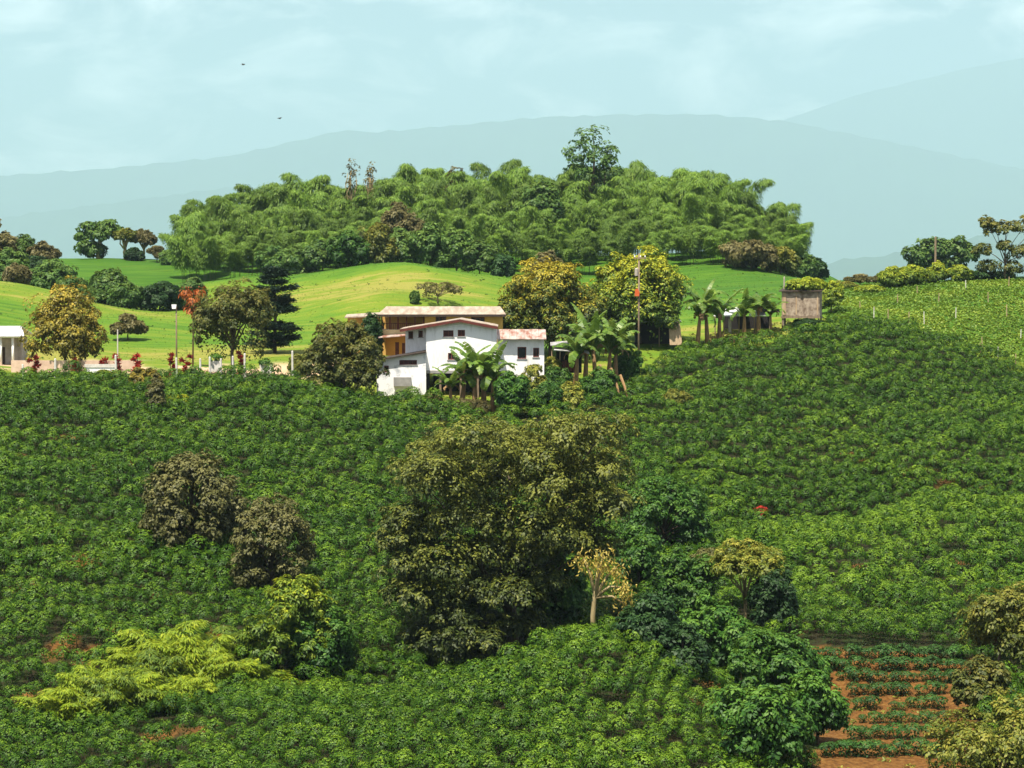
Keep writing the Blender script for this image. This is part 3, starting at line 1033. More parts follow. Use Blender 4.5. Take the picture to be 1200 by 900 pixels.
for i, (px, Y, top, w, mt, st, lab) in enumerate([
        (-2, 398, 250, 44, 'brown', 'open', 'tall brownish tree at the left edge of the picture'),
        (22, 402, 275, 52, 'teal', 'low', 'dense green tree beside the brownish tree at the left edge'),
        (52, 400, 282, 40, 'brown', 'spread', 'dull brownish green tree at the left end of the pasture crest'),
        (5, 372, 292, 50, 'teal', 'low', 'dark green thicket tree above the light left mound'),
        (60, 372, 305, 60, 'teal', 'low', 'wide dark green shrub tree at the right of the left mound'),
        (38, 385, 300, 40, 'dark', 'low', 'small dark tree in the thicket above the left mound'),
        (84, 366, 325, 34, 'teal', 'low', 'rounded green shrub on the slope behind the ochre tree'),
        (20, 354, 311, 30, 'brown', 'low', 'pinkish brown shrub on top of the left mound')]):
    tree('bushy_tree' if i < 6 else 'shrub', lab, 'tree' if i < 6 else 'shrub', px, Y, top, w, st, mt, L=.5, W=.3, dens=.9, seed=70 + i)
for i, (px, Y, top, w, mt, lab) in enumerate([
        (110, 352, 338, 34, 'teal', 'leftmost tree of the dark belt below the pasture crest'),
        (127, 354, 317, 36, 'teal', 'tallest tree of the dark belt below the pasture crest'),
        (146, 350, 332, 36, 'teal', 'rounded tree of the dark belt right next to its tallest tree'),
        (166, 352, 338, 34, 'teal', 'low middle tree of the dark belt below the pasture crest'),
        (188, 350, 331, 42, 'dark', 'broad dark tree of the belt left of the street lamp'),
        (208, 353, 340, 30, 'teal', 'grey green belt tree right behind the street lamp'),
        (224, 356, 326, 26, 'teal', 'small belt tree behind the orange flowering tree'),
        (100, 350, 350, 24, 'dark', 'dark low belt shrub just behind the ochre tree'),
        (150, 300, 369, 36, 'brown', 'small grey green tree alone in the yellow pasture by a pale post')]):
    tree('belt_tree', lab, 'tree', px, Y, top, w * 1.25, 'low' if mt != 'brown' else 'open', mt, L=.5, W=.3, dens=.9, seed=90 + i)
tree('shrub', 'sparse pale shrub on the grassy dome behind the ochre house', 'shrub', 513, 338, 330, 62, 'open', 'brown', L=.35, W=.16, dens=.5, puff=.3, n_each=8, seed=110)
tree('shrub', 'tiny dark shrub on the grassy dome behind the ochre house', 'shrub', 486, 336, 341, 10, 'low', 'teal', L=.3, W=.18, seed=111)

# ------------------------------------------------------------------ garden trees along the brow
tree('garden_tree', 'rounded ochre yellow tree over the garden at the left', 'tree', 76, 250, 332, 104, 'round', 'ochre', L=.30, W=.18, dens=1.05, puff=.25, seed=120, r0=.16, fork=.22, zmin=-.8)
tree('garden_tree', 'large olive tree between the street lamp and the dark conifer', 'tree', 272, 252, 331, 106, 'round', 'olive_bright', L=.30, W=.18, dens=1.1, puff=.25, seed=121, r0=.2, zmin=-.8)
tree('garden_tree', 'rounded dark olive tree at the left corner of the white house', 'tree', 403, 241, 373, 96, 'dome', 'olive_bright', L=.27, W=.16, dens=1.1, puff=.25, seed=122)
tree('mango_tree', 'mango tree with bronze orange young leaves beside the ochre house', 'mango tree', 646, 272, 305, 128, 'dome', 'mangoo', L=.34, W=.18, dens=1.5, puff=.24, seed=123, top_tint=.85, base_tint=.02)
tree('mango_tree', 'bright yellow green mango tree behind the utility pole', 'mango tree', 750, 281, 296, 126, 'dome', 'mangoy', L=.34, W=.18, dens=1.5, puff=.24, seed=124, top_tint=.82, base_tint=.03)
tree('shrub', 'small dark rounded tree beside the ochre house veranda', 'shrub', 437, 262, 365, 24, 'low', 'dark', L=.25, W=.15, seed=125)


def orange_tree():
    px, Y = 226, 262
    g = g_at(px, Y)
    H = at(px, 336, Y)[2] - g[2]
    root = thing('flowering_tree', g, 0, 'slender tree with drooping orange red flower heads left of the olive tree', 'tree')
    rng = np.random.default_rng(130)
    m, lv = M(), Leaves()
    m.tube([(0, 0, -.3), (.05, 0, H * .45), (0, 0, H * .85)], [.10, .08, .04], 6)
    for (x, y, z, r) in [(-.65, 0, H - .55, .75), (.75, .1, H - .45, .75), (.1, -.2, H - 1.3, .8), (-.3, .3, H - 2.2, .7), (.35, .2, H - 2.5, .6)]:
        m.tube([(0, 0, H * .6), (x * .6, y, z * .92), (x, y, z)], [.05, .035, .02], 5)
        n = 110
        d = dirs(n, rng, -.1)
        P = np.array([x, y, z]) + d * r * rng.uniform(.1, .9, (n, 1)) - np.array([0, 0, .5]) * (rng.uniform(0, 1, (n, 1)) ** 2)
        lv.add(P, d + np.array([0, 0, .5]), d - np.array([0, 0, .9]), .42, .15, rng.uniform(.1, 1, n))
    m.build('trunk', BARK, root, True)
    lv.build('crown', LM['orange'], root)


orange_tree()


def conifer():
    px, Y = 322, 283
    g = g_at(px, Y)
    H = at(px, 312, Y)[2] - g[2]
    root = thing('conifer', g, 0, 'dark tiered conifer with flat branches behind the olive tree', 'conifer tree')
    rng = np.random.default_rng(131)
    m, lv = M(), Leaves()
    m.tube([(0, 0, -.3), (.1, 0, H * .5), (0, 0, H)], [.24, .15, .03], 7)
    for i, z in enumerate(np.linspace(H * .14, H * .96, 12) + rng.normal(0, .12, 12)):
        t = z / H
        r = (3.3 if t < .35 else 2.5) * math.sin(math.pi * min(1, (1.13 - t) * .72 + .02)) * rng.uniform(.78, 1.15) + .1
        if t > .7:
            r = max(r, 1.9 * (1.12 - t) / .42)
        for k in range(7):
            a = k * .897 + i * .5 + rng.uniform(-.2, .2)
            rr = r * rng.uniform(.55, 1.15)
            z = z + rng.normal(0, .13)
            d = np.array([math.cos(a), math.sin(a), 0])
            tip = d * rr + np.array([0, 0, z + rng.uniform(-.02, .22) * rr])
            m.tube([(0, 0, z - .05), d * rr * .5 + np.array([0, 0, z - .02]), tip], [.05, .035, .01], 4)
            n = int(120 * rr)
            q = rng.uniform(.12, 1, n) ** .8
            P = np.outer(q, d) * rr + np.array([0, 0, z]) + np.outer(q ** 2 * rng.uniform(.0, .2) * rr, [0, 0, 1.]) + np.stack([rng.normal(0, .25, n), rng.normal(0, .25, n), rng.normal(.0, .13, n)], 1)
            T = d * .8 + np.stack([rng.normal(0, .7, n), rng.normal(0, .7, n), rng.normal(.15, .25, n)], 1)
            lv.add(P, np.array([0, 0, 1.]) + rng.normal(0, .3, (n, 3)), T, .38, .15, rng.uniform(.1, .9, n))
    m.build('trunk', BARK, root, True)
    lv.build('crown', LM['conifer'], root)


conifer()


# ------------------------------------------------------------------ banana plants
def banana_leaf(L, W, bend, rng):
    n = 15
    t = np.linspace(0, 1, n)
    ang = R(72) - bend * t ** 1.25
    dx = np.cumsum(np.cos(ang)) * L / n
    dz = np.cumsum(np.sin(ang)) * L / n
    w = W * .5 * np.sin(np.pi * np.clip(t * .93 + .05, 0, 1)) ** .6
    w[0] = .03
    v, f = [], []
    for i in range(n - 1):
        for sg in (1, -1):
            b = len(v)
            gap = rng.uniform(.0, .16) if rng.uniform() < .55 else 0
            dr = rng.uniform(-.10, .06)
            for k, sh in ((i, 0), (i + 1, -gap)):
                q = i + (k - i) * (1 + sh)
                xx, zz, ww = np.interp(q, range(n), dx), np.interp(q, range(n), dz), np.interp(q, range(n), w)
                v += [(np.interp(k, range(n), dx), 0, np.interp(k, range(n), dz)), (xx + .05, sg * ww, zz - ww * .38 + dr)]
            f.append((b, b + 1, b + 3, b + 2) if sg < 0 else (b, b + 2, b + 3, b + 1))
    m = M()
    for k, ff in enumerate(f):
        m.f.append(ff)
        m.m.append(0)
        m.t.append(float(np.clip(.45 + .15 * (k % 2) + rng.uniform(-.25, .3), 0, 1)))
    m.v.append(np.array(v))
    m.n = len(v)
    return m


def banana_proto(seed):
    rng = np.random.default_rng(seed)
    root = thing('banana_plant', (0, 0, 0), 0, None, 'banana plant', 'banana plants around the farmhouse')
    hs = 2.6
    m = M()
    m.tube([(0, 0, -.3), (.03, 0, .8), (.06, .02, 1.5), (.05, 0, hs)], [.26, .22, .18, .10], 9)
    m.build('stem', DRY, root, True)
    nl = 11
    for k in range(nl):
        a = k * 2.39996 + rng.uniform(-.3, .3)
        mm = banana_leaf(rng.uniform(2.6, 3.4), rng.uniform(.7, .95), R(rng.uniform(40, 105) + 9 * k), rng)
        o = mm.build('leaf', LM['banana'], root, True)
        o.location = (.05, 0, hs - .05 - .06 * k)
        o.rotation_euler = (0, R(rng.uniform(-6, 6)), a)
    for k in range(2):
        mm = banana_leaf(1.7, .5, R(165), rng)
        o = mm.build('dead_leaf', DRY, root, True)
        o['label'] = 'dry brown hanging leaf'
        o.location = (.05, 0, hs - .5)
        o.rotation_euler = (0, 0, 1.2 + 2.9 * k)
    return root


BAN = [banana_proto(140 + i) for i in range(3)]
used = [False] * 3
for i, (px, Y, top, lab) in enumerate([
        (529, 240.0, 425, 'short young banana plant in front of the white gable wall, leftmost of its clump'),
        (541, 241.5, 402, 'tall banana plant left of centre in front of the white gable wall'),
        (556, 240.5, 388, 'tallest banana plant in front of the white gable wall'),
        (567, 242, 393, 'tall banana plant at the right corner of the white gable wall'),
        (578, 240.5, 400, 'rightmost banana plant of the clump before the white house, leaning over the annex'),
        (674, 253, 372, 'banana plant at the left of the clump beside the zinc lean-to'),
        (686, 255, 357, 'tall banana plant second from the left below the bronze mango tree'),
        (699, 254, 353, 'banana plant with pale stem in the middle of the clump below the mangoes'),
        (712, 256, 356, 'banana plant with brown leaning stem left of the utility pole'),
        (722, 257, 366, 'banana plant nearest to the utility pole'),
        (817, 279, 326, 'banana plant beside the leaning planks'),
        (829, 280, 318, 'tallest banana plant by the white roofed pavilion'),
        (843, 282, 333, 'banana plant right at the left end of the white pavilion roof'),
        (872, 287, 338, 'banana plant between the two pale pavilion roofs'),
        (889, 288, 330, 'banana plant left of the raised concrete hut'),
        (903, 289, 342, 'low banana plant touching the raised concrete hut')]):
    k = i % 3
    o = BAN[k] if not used[k] else dup(BAN[k])
    used[k] = True
    p = g_at(px, Y)
    H = at(px, top, Y)[2] - p[2]
    s = H / 5.1
    o.location = p.tolist()
    o.rotation_euler = (R(rnd.uniform(-4, 4)), R(rnd.uniform(-4, 4)), rnd.uniform(0, 6.28))
    w = min(s, 1.15)
    o.scale = (w, w, s)
    o['label'] = lab
    CLEAR.append((p[0], p[1] - .6, 1.25))


# ------------------------------------------------------------------ trees standing in the coffee
def Yb(px, py):
    return hit(px, py) or 160.0


def pxblobs(px0, Y, base, pts, dep=.75):
    """lobes measured on the tree itself: offsets in metres at the tree's own distance"""
    s = Y / F

    def f(W, H, rng):
        B = []
        for (x, y, r) in pts:
            cx = (x - px0) * s
            rr = r * s
            half = math.sqrt(max(W * W / 4 - cx * cx, .5)) * dep
            for sgn in ((-1,) if rng.uniform() < .3 else (-1, 1)):
                B.append((cx + rng.normal(0, .1), sgn * half * rng.uniform(.25, .8), (base - y) * s + rng.normal(0, .35), rr * 1.0, rr * 1.0, rr * .70))
        return B
    return f


Yt = 167.0
gb = g_at(600, Yt)
pb = proj(gb)[1]
BIGPTS = [(700, 514, 32), (665, 508, 34), (700, 545, 36), (628, 534, 32), (596, 524, 30), (556, 514, 36), (520, 535, 34), (488, 560, 30), (472, 598, 24),
          (520, 572, 38), (560, 556, 38), (600, 560, 38), (640, 550, 38), (675, 580, 38), (712, 590, 30), (468, 632, 24), (505, 618, 36), (550, 605, 38), (592, 605, 36),
          (635, 598, 36), (672, 622, 34), (705, 628, 26), (482, 660, 28), (525, 655, 36), (570, 648, 32), (540, 700, 34), (500, 695, 26), (570, 690, 24), (512, 735, 30), (548, 742, 30),
          (490, 755, 20), (530, 768, 24), (575, 745, 20), (600, 690, 28), (622, 716, 20), (625, 652, 30), (655, 632, 30), (602, 668, 30), (640, 676, 22), (562, 764, 22), (590, 728, 20), (545, 672, 32), (478, 690, 22), (600, 760, 14)]
tree('great_tree', 'great wide olive green tree standing in the gully in the middle of the coffee slope', 'tree', 600, Yt, 487, 292, 'spread', 'bigtree', L=.25, W=.14, dens=1.3, puff=.25, n_each=28, r0=.42,
     seed=150, blobs=pxblobs(600, Yt, pb, BIGPTS), zmin=-.45, lump=.38, fork=.22, top_tint=.5, limb=.28)
CLEAR.append((gb[0], gb[1], 2.0))
print('big tree base', gb, pb)

slope = [  # px, base py, top, width, style, mat, label, opts
    (226, 652, 526, 124, 'dome', 'olive', 'dense dark brownish olive tree alone in the coffee on the left', dict(r0=.18, L=.27, W=.17, dens=1.15, zmin=-.75)),
    (318, 702, 578, 106, 'dome', 'olive', 'smaller brownish olive tree just right of and below the dense dark one', dict(L=.25, W=.13, dens=.85, lump=.3)),
    (345, 792, 668, 108, 'dome', 'limeg', 'leafy yellow green tree with thin brown trunk beside the feathery lime plants', dict(L=.30, W=.13, dens=.75, r0=.13, lump=.4, top_tint=.5, base_tint=.08)),
    (372, 800, 705, 92, 'low', 'green', 'dark green rounded shrub tree right of the leafy yellow green tree', dict(L=.26, W=.15)),
    (655, 752, 642, 62, 'low', 'green', 'fresh green young tree between the great tree and the pale dead tree', dict(L=.28, W=.16, dens=.9)),
    (778, 660, 552, 112, 'dome', 'green', 'bright green dense tree right of the great tree', dict(L=.24, W=.14, dens=1.25)),
    (748, 700, 618, 60, 'low', 'green', 'small green tree below the bright green dense tree', dict(L=.26, W=.15)),
    (800, 745, 645, 84, 'low', 'green', 'dark green thicket tree left of the pale umbrella tree', dict(L=.26, W=.15, dens=.95)),
    (873, 742, 632, 108, 'spread', 'yellowgreen', 'flat topped pale olive tree with bare forked limbs in the right gully', dict(L=.25, W=.13, dens=.9, puff=.3, r0=.13, bark=PALEBARK, fork=.35)),
    (905, 748, 668, 60, 'low', 'dark', 'dark shrub under the right side of the pale umbrella tree', dict(L=.26, W=.15)),
    (832, 790, 700, 84, 'tall', 'green', 'leafy green tree below the pale umbrella tree', dict(L=.28, W=.16, dens=.9)),
    (912, 830, 742, 96, 'round', 'green', 'bright green tree with thin pale trunk at the left of the bare plot', dict(L=.28, W=.16, dens=.85, lump=.3, r0=.1)),
    (958, 872, 786, 74, 'low', 'green', 'dark green tree at the very edge of the bare red plot', dict(L=.28, W=.16, dens=.9)),
    (890, 905, 806, 118, 'round', 'green', 'broad green tree at the bottom edge left of the bare plot', dict(L=.30, W=.17, dens=.9)),
    (872, 862, 760, 52, 'open', 'green', 'slim green tree with white stem in the brown gully', dict(L=.28, W=.16, bark=PALEBARK, r0=.09)),
    (1172, 806, 690, 104, 'round', 'yellowgreen', 'yellow olive tree at the right edge beside the bare plot', dict(L=.26, W=.13, dens=1.0, zmin=-.8)),
    (1150, 842, 772, 66, 'low', 'olive_bright', 'dull olive bush under the yellow olive tree at the right edge', dict(L=.26, W=.15)),
    (1172, 925, 818, 168, 'low', 'yellowgreen', 'big yellow green bush in the bottom right corner', dict(L=.24, W=.13, dens=1.05)),
    (183, 496, 442, 24, 'tall', 'olive', 'narrow dark tree at the top of the coffee slope on the left', dict(L=.22, W=.13, dens=1.0)),
    (166, 462, 432, 40, 'low', 'ochre', 'golden yellow shrub at the brow left of the narrow dark tree', dict(L=.25, W=.14)),
    (125, 452, 434, 34, 'low', 'yellowgreen', 'small yellowish shrub at the brow below the white garden wall', dict(L=.22, W=.13)),
    (204, 481, 463, 36, 'low', 'lime', 'low bright yellow shrub right of the narrow dark tree', dict(L=.22, W=.12)),
    (791, 485, 457, 36, 'low', 'yellowgreen', 'round yellow green shrub alone in the upper coffee right of the house', dict(L=.22, W=.13)),
    (350, 441, 415, 26, 'low', 'yellowgreen', 'light green shrub by the last white post left of the round olive tree', dict(L=.22, W=.13)),
    (622, 476, 428, 44, 'low', 'yellowgreen', 'light green bushy tree in front of the white annex', dict(L=.26, W=.14)),
    (600, 490, 436, 40, 'low', 'green', 'dark green bush right of the banana stems', dict(L=.26, W=.15)),
    (650, 470, 432, 38, 'low', 'green', 'green bush below the zinc lean-to', dict(L=.26, W=.15)),
    (668, 486, 448, 36, 'low', 'yellowgreen', 'yellowish bush between the two banana clumps', dict(L=.24, W=.14)),
    (505, 475, 462, 26, 'low', 'brown', 'low brown weeds under the raised floor of the white house', dict(L=.22, W=.12)),
    (548, 487, 468, 50, 'low', 'brown', 'dry brown scrub at the feet of the banana stems', dict(L=.24, W=.08, dens=.7)),
    (890, 612, 594, 15, 'low', 'red', 'small red flowering bush alone in the coffee on the right', dict(L=.2, W=.12)),
    (762, 768, 696, 74, 'low', 'dark', 'dark leafy shrub tree on the near side of the gully below the small green tree', dict(L=.26, W=.15)),
    (800, 800, 734, 70, 'low', 'dark', 'dark green tree deep in the gully left of the leafy green tree', dict(L=.26, W=.15)),
    (866, 800, 722, 70, 'low', 'green', 'rounded green tree right of the leafy green tree under the umbrella tree', dict(L=.26, W=.15)),
    (945, 812, 762, 56, 'low', 'green', 'small bright green shrub at the upper left corner of the bare plot', dict(L=.26, W=.15)),
    (830, 690, 640, 46, 'open', 'olive', 'thin greyish shrub left behind the pale umbrella tree', dict(L=.24, W=.12, dens=.7)),
    (700, 470, 432, 46, 'low', 'green', 'spreading green shrub at the foot of the clump below the mangoes', dict(L=.26, W=.15)),
    (640, 486, 446, 40, 'low', 'green', 'dense green bush left of the yellowish bush between the banana clumps', dict(L=.26, W=.15)),
    (735, 452, 410, 36, 'low', 'green', 'dark green bush at the foot of the utility pole', dict(L=.26, W=.15)),
    (648, 450, 418, 24, 'low', 'yellowgreen', 'small light bush at the right corner of the annex', dict(L=.24, W=.14)),
    (487, 800, 768, 26, 'low', 'green', 'little green bush at the foot of the great tree', dict(L=.24, W=.14)),
]
for i, (px, b, top, w, st, mt, lab, kw) in enumerate(slope):
    if b > 880:
        Y = {890: 131, 1172: 126}[px]
    else:
        Y = Yb(px, b)
    nm = 'shrub' if ('shrub' in lab.split(' tree')[0] or 'bush' in lab or 'weeds' in lab or 'scrub' in lab) and 'shrub tree' not in lab else 'slope_tree'
    tree(nm, lab, 'shrub' if nm == 'shrub' else 'tree', px, Y, top, w, st, mt, seed=200 + i, **kw)
    p = g_at(px, Y)
    CLEAR.append((p[0], p[1], w * Y / F * .26))
    if w > 50:
        HIDE.append((px - w * .4, px + w * .4, 0 if False else top))


def dead_tree():
    Y = 152.0
    g = g_at(697, Y)
    s = Y / F
    H = at(697, 650, Y)[2] - g[2]
    root = thing('dead_tree', g, 0, 'pale tan dying tree with hanging dry leaves right of the great tree', 'tree')
    rng = np.random.default_rng(171)
    m, lv = M(), Leaves()
    m.tube([(0, 0, -.4), (-.12, 0, H * .35), (.02, 0, H * .62), (.35, 0, H * .86)], [.19, .15, .12, .07], 8)
    tips = [(-.7, .1, H * .97), (.5, 0, H * 1.0), (1.3, .2, H * .86), (1.7, -.2, H * .66), (.2, -.3, H * .9), (2.0, .1, H * .45)]
    for t in tips:
        t = np.array(t)
        a = np.array([.05, 0, H * .55])
        m.tube([a, a * .5 + t * .5 + np.array([0, 0, .35]), t], [.13, .08, .03], 5)
        n = 110
        P = t + rng.normal(0, .36, (n, 3)) + np.array([0, 0, -.2])
        lv.add(P, dirs(n, rng), np.array([0, 0, -1.]) + rng.normal(0, .4, (n, 3)), .28, .10, rng.uniform(0, 1, n))
    m.build('trunk', PALEBARK, root, True)
    lv.build('dry_leaves', LM['tan'], root)
    HIDE.append((670, 730, 640))


dead_tree()

# feathery lime plants
LV = []
for i in range(4):
    m, lv = clump_meshes(330 + i, 4.2, 8, 1.6, .8, 900, .34, .06, None, lean=(1.8, 5.5), t0=.12, rad=.03)
    o1, o2 = m.build('culms', CULM), lv.build('foliage', LM['lime' if i != 2 else 'limeg'])
    LV.append((o1.data, o2.data))
    bpy.data.objects.remove(o1)
    bpy.data.objects.remove(o2)
lime = [(196, 792, 716, 'tallest feathery lime yellow bamboo plant in the lower left coffee'), (222, 800, 730, 'feathery lime plant right behind the tallest one'),
        (176, 815, 752, 'yellow feathery plant arching in front of the tallest lime plant'), (236, 812, 756, 'light green feathery plant spreading to the right of the lime clump'),
        (266, 802, 752, 'feathery plant nearest to the thin trunked green tree'), (108, 835, 770, 'leftmost yellow feathery plant in the lower left coffee'),
        (138, 842, 776, 'low yellow green feathery plant next to the leftmost one'), (80, 850, 792, 'small feathery plant at the lower left end of the lime clump'),
        (325, 812, 784, 'small bright feathery tuft below the dark green shrub tree'), (160, 832, 778, 'low feathery plant in the middle front of the lime clump'), (285, 800, 768, 'low feathery plant at the right tip of the lime clump'), (150, 800, 752, 'feathery plant at the upper left of the tallest lime plant'), (210, 830, 782, 'wide feathery plant in the front right of the lime clump'), (62, 842, 806, 'tiny feathery plant at the far left of the lime clump'), (262, 775, 728, 'sparse yellow plant at the upper right of the lime clump')]
for i, (px, b, top, lab) in enumerate(lime):
    Y = Yb(px, b)
    p = g_at(px, Y)
    H = at(px, top, Y)[2] - p[2]
    s = H / 4.2
    clump('feathery_bamboo', LV[i % 4], lab, 'bamboo plant', p, rnd.uniform(0, 6.28), (max(s, .75) * 1.75,) * 2 + (s,), 'feathery lime plants at the lower left')
    CLEAR.append((p[0], p[1], 1.7))
    HIDE.append((px - 30, px + 30, top))

# young plants in the bare plot
YM = [quad_mesh('young_coffee_bush', *bush_leaves(np.random.default_rng(180 + i), 1.0, .5, 22, 9, .18, .10), LM['young']) for i in range(4)]
rows = [(956, 1132, 775, 10, .8), (965, 1128, 787, 10, .75), (985, 1122, 801, 11, .7), (1000, 1110, 816, 12, .66), (1006, 1108, 832, 12, .66), (1008, 1112, 848, 12, .66), (1000, 1115, 866, 12, .7), (965, 1120, 887, 12, .75)]
for x0, x1, py, st, sc in rows:
    px = x0
    while px < x1:
        if rnd.random() > .08:
            p = g_at(px + rnd.uniform(-3, 3), Yb(px, py + rnd.uniform(-1, 1.5)))
            o = link('young_coffee_bush', YM[rnd.randrange(4)])
            o.location = p.tolist()
            o.rotation_euler = (0, 0, rnd.uniform(0, 6.28))
            s = sc * rnd.uniform(.7, 1.2)
            o.scale = (s * 1.15, s * 1.15, s)
            tag(o, 'small young coffee bush in a row on the bare red earth plot', 'coffee bush', 'young coffee bushes on the red plot')
        px += st * .85 * rnd.uniform(.85, 1.15)


# ------------------------------------------------------------------ buildings
def place(px, py, Y, rz=0.):
    """ground position for a building whose floor is at pixel px, py"""
    return at(px, py, Y), Y / F


def slab(m, pts, th, **k):
    """sloping sheet: four upper corners (counter clockwise) with thickness"""
    p = np.array(pts, float)
    m.hexa(np.concatenate([p - np.array([0, 0, th]), p]), **k)


def window(root, x0, x1, z0, z1, y, frame=.09, mat=None, bars=1, louver=False, axis='y'):
    m = M()
    w = mat or MAROON
    for a, b, c, d in ((x0, x1, z0, z0 + frame), (x0, x1, z1 - frame, z1), (x0, x0 + frame, z0 + frame, z1 - frame), (x1 - frame, x1, z0 + frame, z1 - frame)):
        m.box(a, b, y - .06, y + .04, c, d)
    for i in range(bars):
        xm = x0 + (x1 - x0) * (i + 1) / (bars + 1)
        m.box(xm - .035, xm + .035, y - .055, y + .035, z0 + frame, z1 - frame)
    if louver:
        z = z0 + frame + .05
        while z < z1 - frame - .05:
            m.box(x0 + frame, x1 - frame, y - .04, y + .0, z, z + .05)
            z += .12
    f = m.build('window', w, root)
    sl = M()
    sl.box(x0 - .08, x1 + .08, y - .16, y - .062, z0 - .07, z0 - .004)
    sl.build('sill', GREYC, f)
    g = M()
    g.box(x0 + frame * .7, x1 - frame * .7, y + .005, y + .03, z0 + frame * .7, z1 - frame * .7)
    g.build('pane', GLASS, f)
    return f


def wall_holes(m, x0, x1, z0, z1, y0, y1, holes, **k):
    """front wall as boxes around window openings (x0,x1,z0,z1)"""
    xs = sorted({x0, x1, *[h[0] for h in holes], *[h[1] for h in holes]})
    for a, b in zip(xs[:-1], xs[1:]):
        hs = sorted([h for h in holes if h[0] < (a + b) / 2 < h[1]], key=lambda h: h[2])
        z = z0
        for h in hs:
            if h[2] > z:
                m.box(a, b, y0, y1, z, h[2], **k)
            z = h[3]
        if z < z1:
            m.box(a, b, y0, y1, z, z1, **k)


def white_house():
    Y = 246.5
    g, s = place(540, 460, Y)
    root = thing('farmhouse', g, 0, 'white two storey farmhouse with low gable roof standing on the brow of the coffee slope', 'house')

    def X(px):
        return (px - 540) * s

    def Z(py):
        return (460 - py) * s

    # main gable block
    xl, xr, xa = X(499.5), X(582), X(539)
    ze_l, ze_r, za = Z(383.5), Z(383.5), Z(375.5)
    h1 = (X(519.5), X(531.5), Z(394.5), Z(387))
    h2 = (X(536.5), X(545), Z(394), Z(386.5))
    h3 = (X(525), X(533.5), Z(421.5), Z(413.5))
    m = M()
    zf = Z(434)
    wall_holes(m, xl, xr, zf, ze_l, 0, .2, [h1, h2, h3])
    m.prism([(xl, ze_l), (xr, ze_r), (xa, za)], 0, .2)
    m.box(xl, xl + .2, .2, 9, zf, ze_l)
    m.box(xr - .2, xr, .2, 9, zf, ze_r)
    m.box(xl, xr, 8.8, 9, zf, ze_l)
    # set back part behind the lean-to
    b1 = (X(478), X(483.5), Z(397), Z(388.5))
    b2 = (X(489.8), X(495), Z(395.5), Z(387.5))
    xs0 = X(474.5)
    wall_holes(m, xs0, xl - .003, Z(418), Z(384.6), 1.2, 1.4, [b1, b2])
    m.box(xs0, xs0 + .2, 1.4, 8, Z(458), Z(385.2))
    m.build('wall', WHITE, root)
    # raised floor, posts and the shade below, painted as near-black walls
    f = M()
    f.box(xl - .05, xr + .35, -.25, 9, zf - .28, zf - .003)
    f.build('floor_slab', GREYC, root)
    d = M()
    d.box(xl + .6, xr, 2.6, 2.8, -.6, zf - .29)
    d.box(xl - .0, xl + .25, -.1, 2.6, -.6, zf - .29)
    d.build('underfloor_shade_wall', INTERIOR_SHADE, root)
    for px in (516, 540, 560, 579):
        p = M()
        p.box(X(px) - .1, X(px) + .1, -.02, .18, -1.0, zf - .285)
        p.build('post', WOOD, root)
    for h in (h1, h2):
        window(root, *h, .08, bars=1, louver=True)
    window(root, *h3, .08, bars=1)
    for h in (b1, b2):
        window(root, *h, 1.28, bars=0, louver=True)
    # roof, two slopes with overhang and dark edge board
    r = M()
    t = .10
    slab(r, [(X(469), -.55, Z(385.2)), (xa, -.55, Z(373.6)), (xa, 9.3, Z(373.6)), (X(469), 9.3, Z(385.2))], t)
    slab(r, [(xa + .003, -.55, Z(373.6)), (X(583.5), -.55, Z(382.0)), (X(583.5), 9.3, Z(382.0)), (xa + .003, 9.3, Z(373.6))], t)
    ro = r.build('roof', TILE, root)
    e = M()
    for (x0, z0, x1, z1) in ((X(469), Z(385.2), xa, Z(373.6)), (xa, Z(373.6), X(583.5), Z(382.0))):
        e.hexa([(x0, -.60, z0 - .30), (x1, -.60, z1 - .30), (x1, -.553, z1 - .30), (x0, -.553, z0 - .30), (x0, -.60, z0 - .04), (x1, -.60, z1 - .04), (x1, -.553, z1 - .04), (x0, -.553, z0 - .04)])
    e.build('edge_board', MAROON, ro)
    # lean-to on the left
    l0, l1 = X(442), xl - .003
    w = (X(468.5), X(489), Z(427), Z(419.3))
    w2 = (X(450.5), X(456), Z(436), Z(428))
    m = M()
    yf = -.9
    wall_holes(m, l0, l1, Z(470), Z(421.5), yf, yf + .18, [w, w2])
    m.prism([(l0, Z(421.5)), (l1, Z(421.5)), (l1, Z(413.6))], yf, yf + .18)
    m.box(l0, l0 + .18, yf + .18, 4, Z(470), Z(421.8))
    m.box(l1 - .18, l1, yf + .18, 1.1, Z(470), Z(414.5))
    m.build('lean_to_wall', STAINED, root)
    window(root, *w, yf + .08, bars=3, louver=True)
    window(root, *w2, yf + .08, bars=0)
    r = M()
    slab(r, [(X(440), yf - .45, Z(421.3)), (xl - .004, yf - .45, Z(411.6)), (xl - .004, 1.15, Z(410.2)), (X(440), 1.15, Z(419.9))], .09)
    r.build('lean_to_roof', DARKWOOD, root)
    pl = M()
    pl.box(X(462), X(482), yf - .5, yf - .003, Z(452), Z(441.5))
    pl.build('planter', GREYC, root)
    st = M()
    for k in range(5):
        st.box(X(487 + k * 2.6), X(489.6 + k * 2.6) - .01, yf - .75, yf - .02, Z(462), Z(451.5 - k * 2.3))
    st.build('steps', WHITE, root)
    # annex on the right with rusty sheets
    a0, a1 = X(583), X(638)
    hh = (X(606.5), X(617), Z(421), Z(407))
    hh2 = (X(625), X(632), Z(419), Z(408))
    m = M()
    ya = 1.6
    wall_holes(m, a0 + .003, a1, Z(452), Z(397.6), ya, ya + .2, [hh, hh2])
    m.box(a1 - .2, a1, ya + .2, 6, Z(452), Z(397.6))
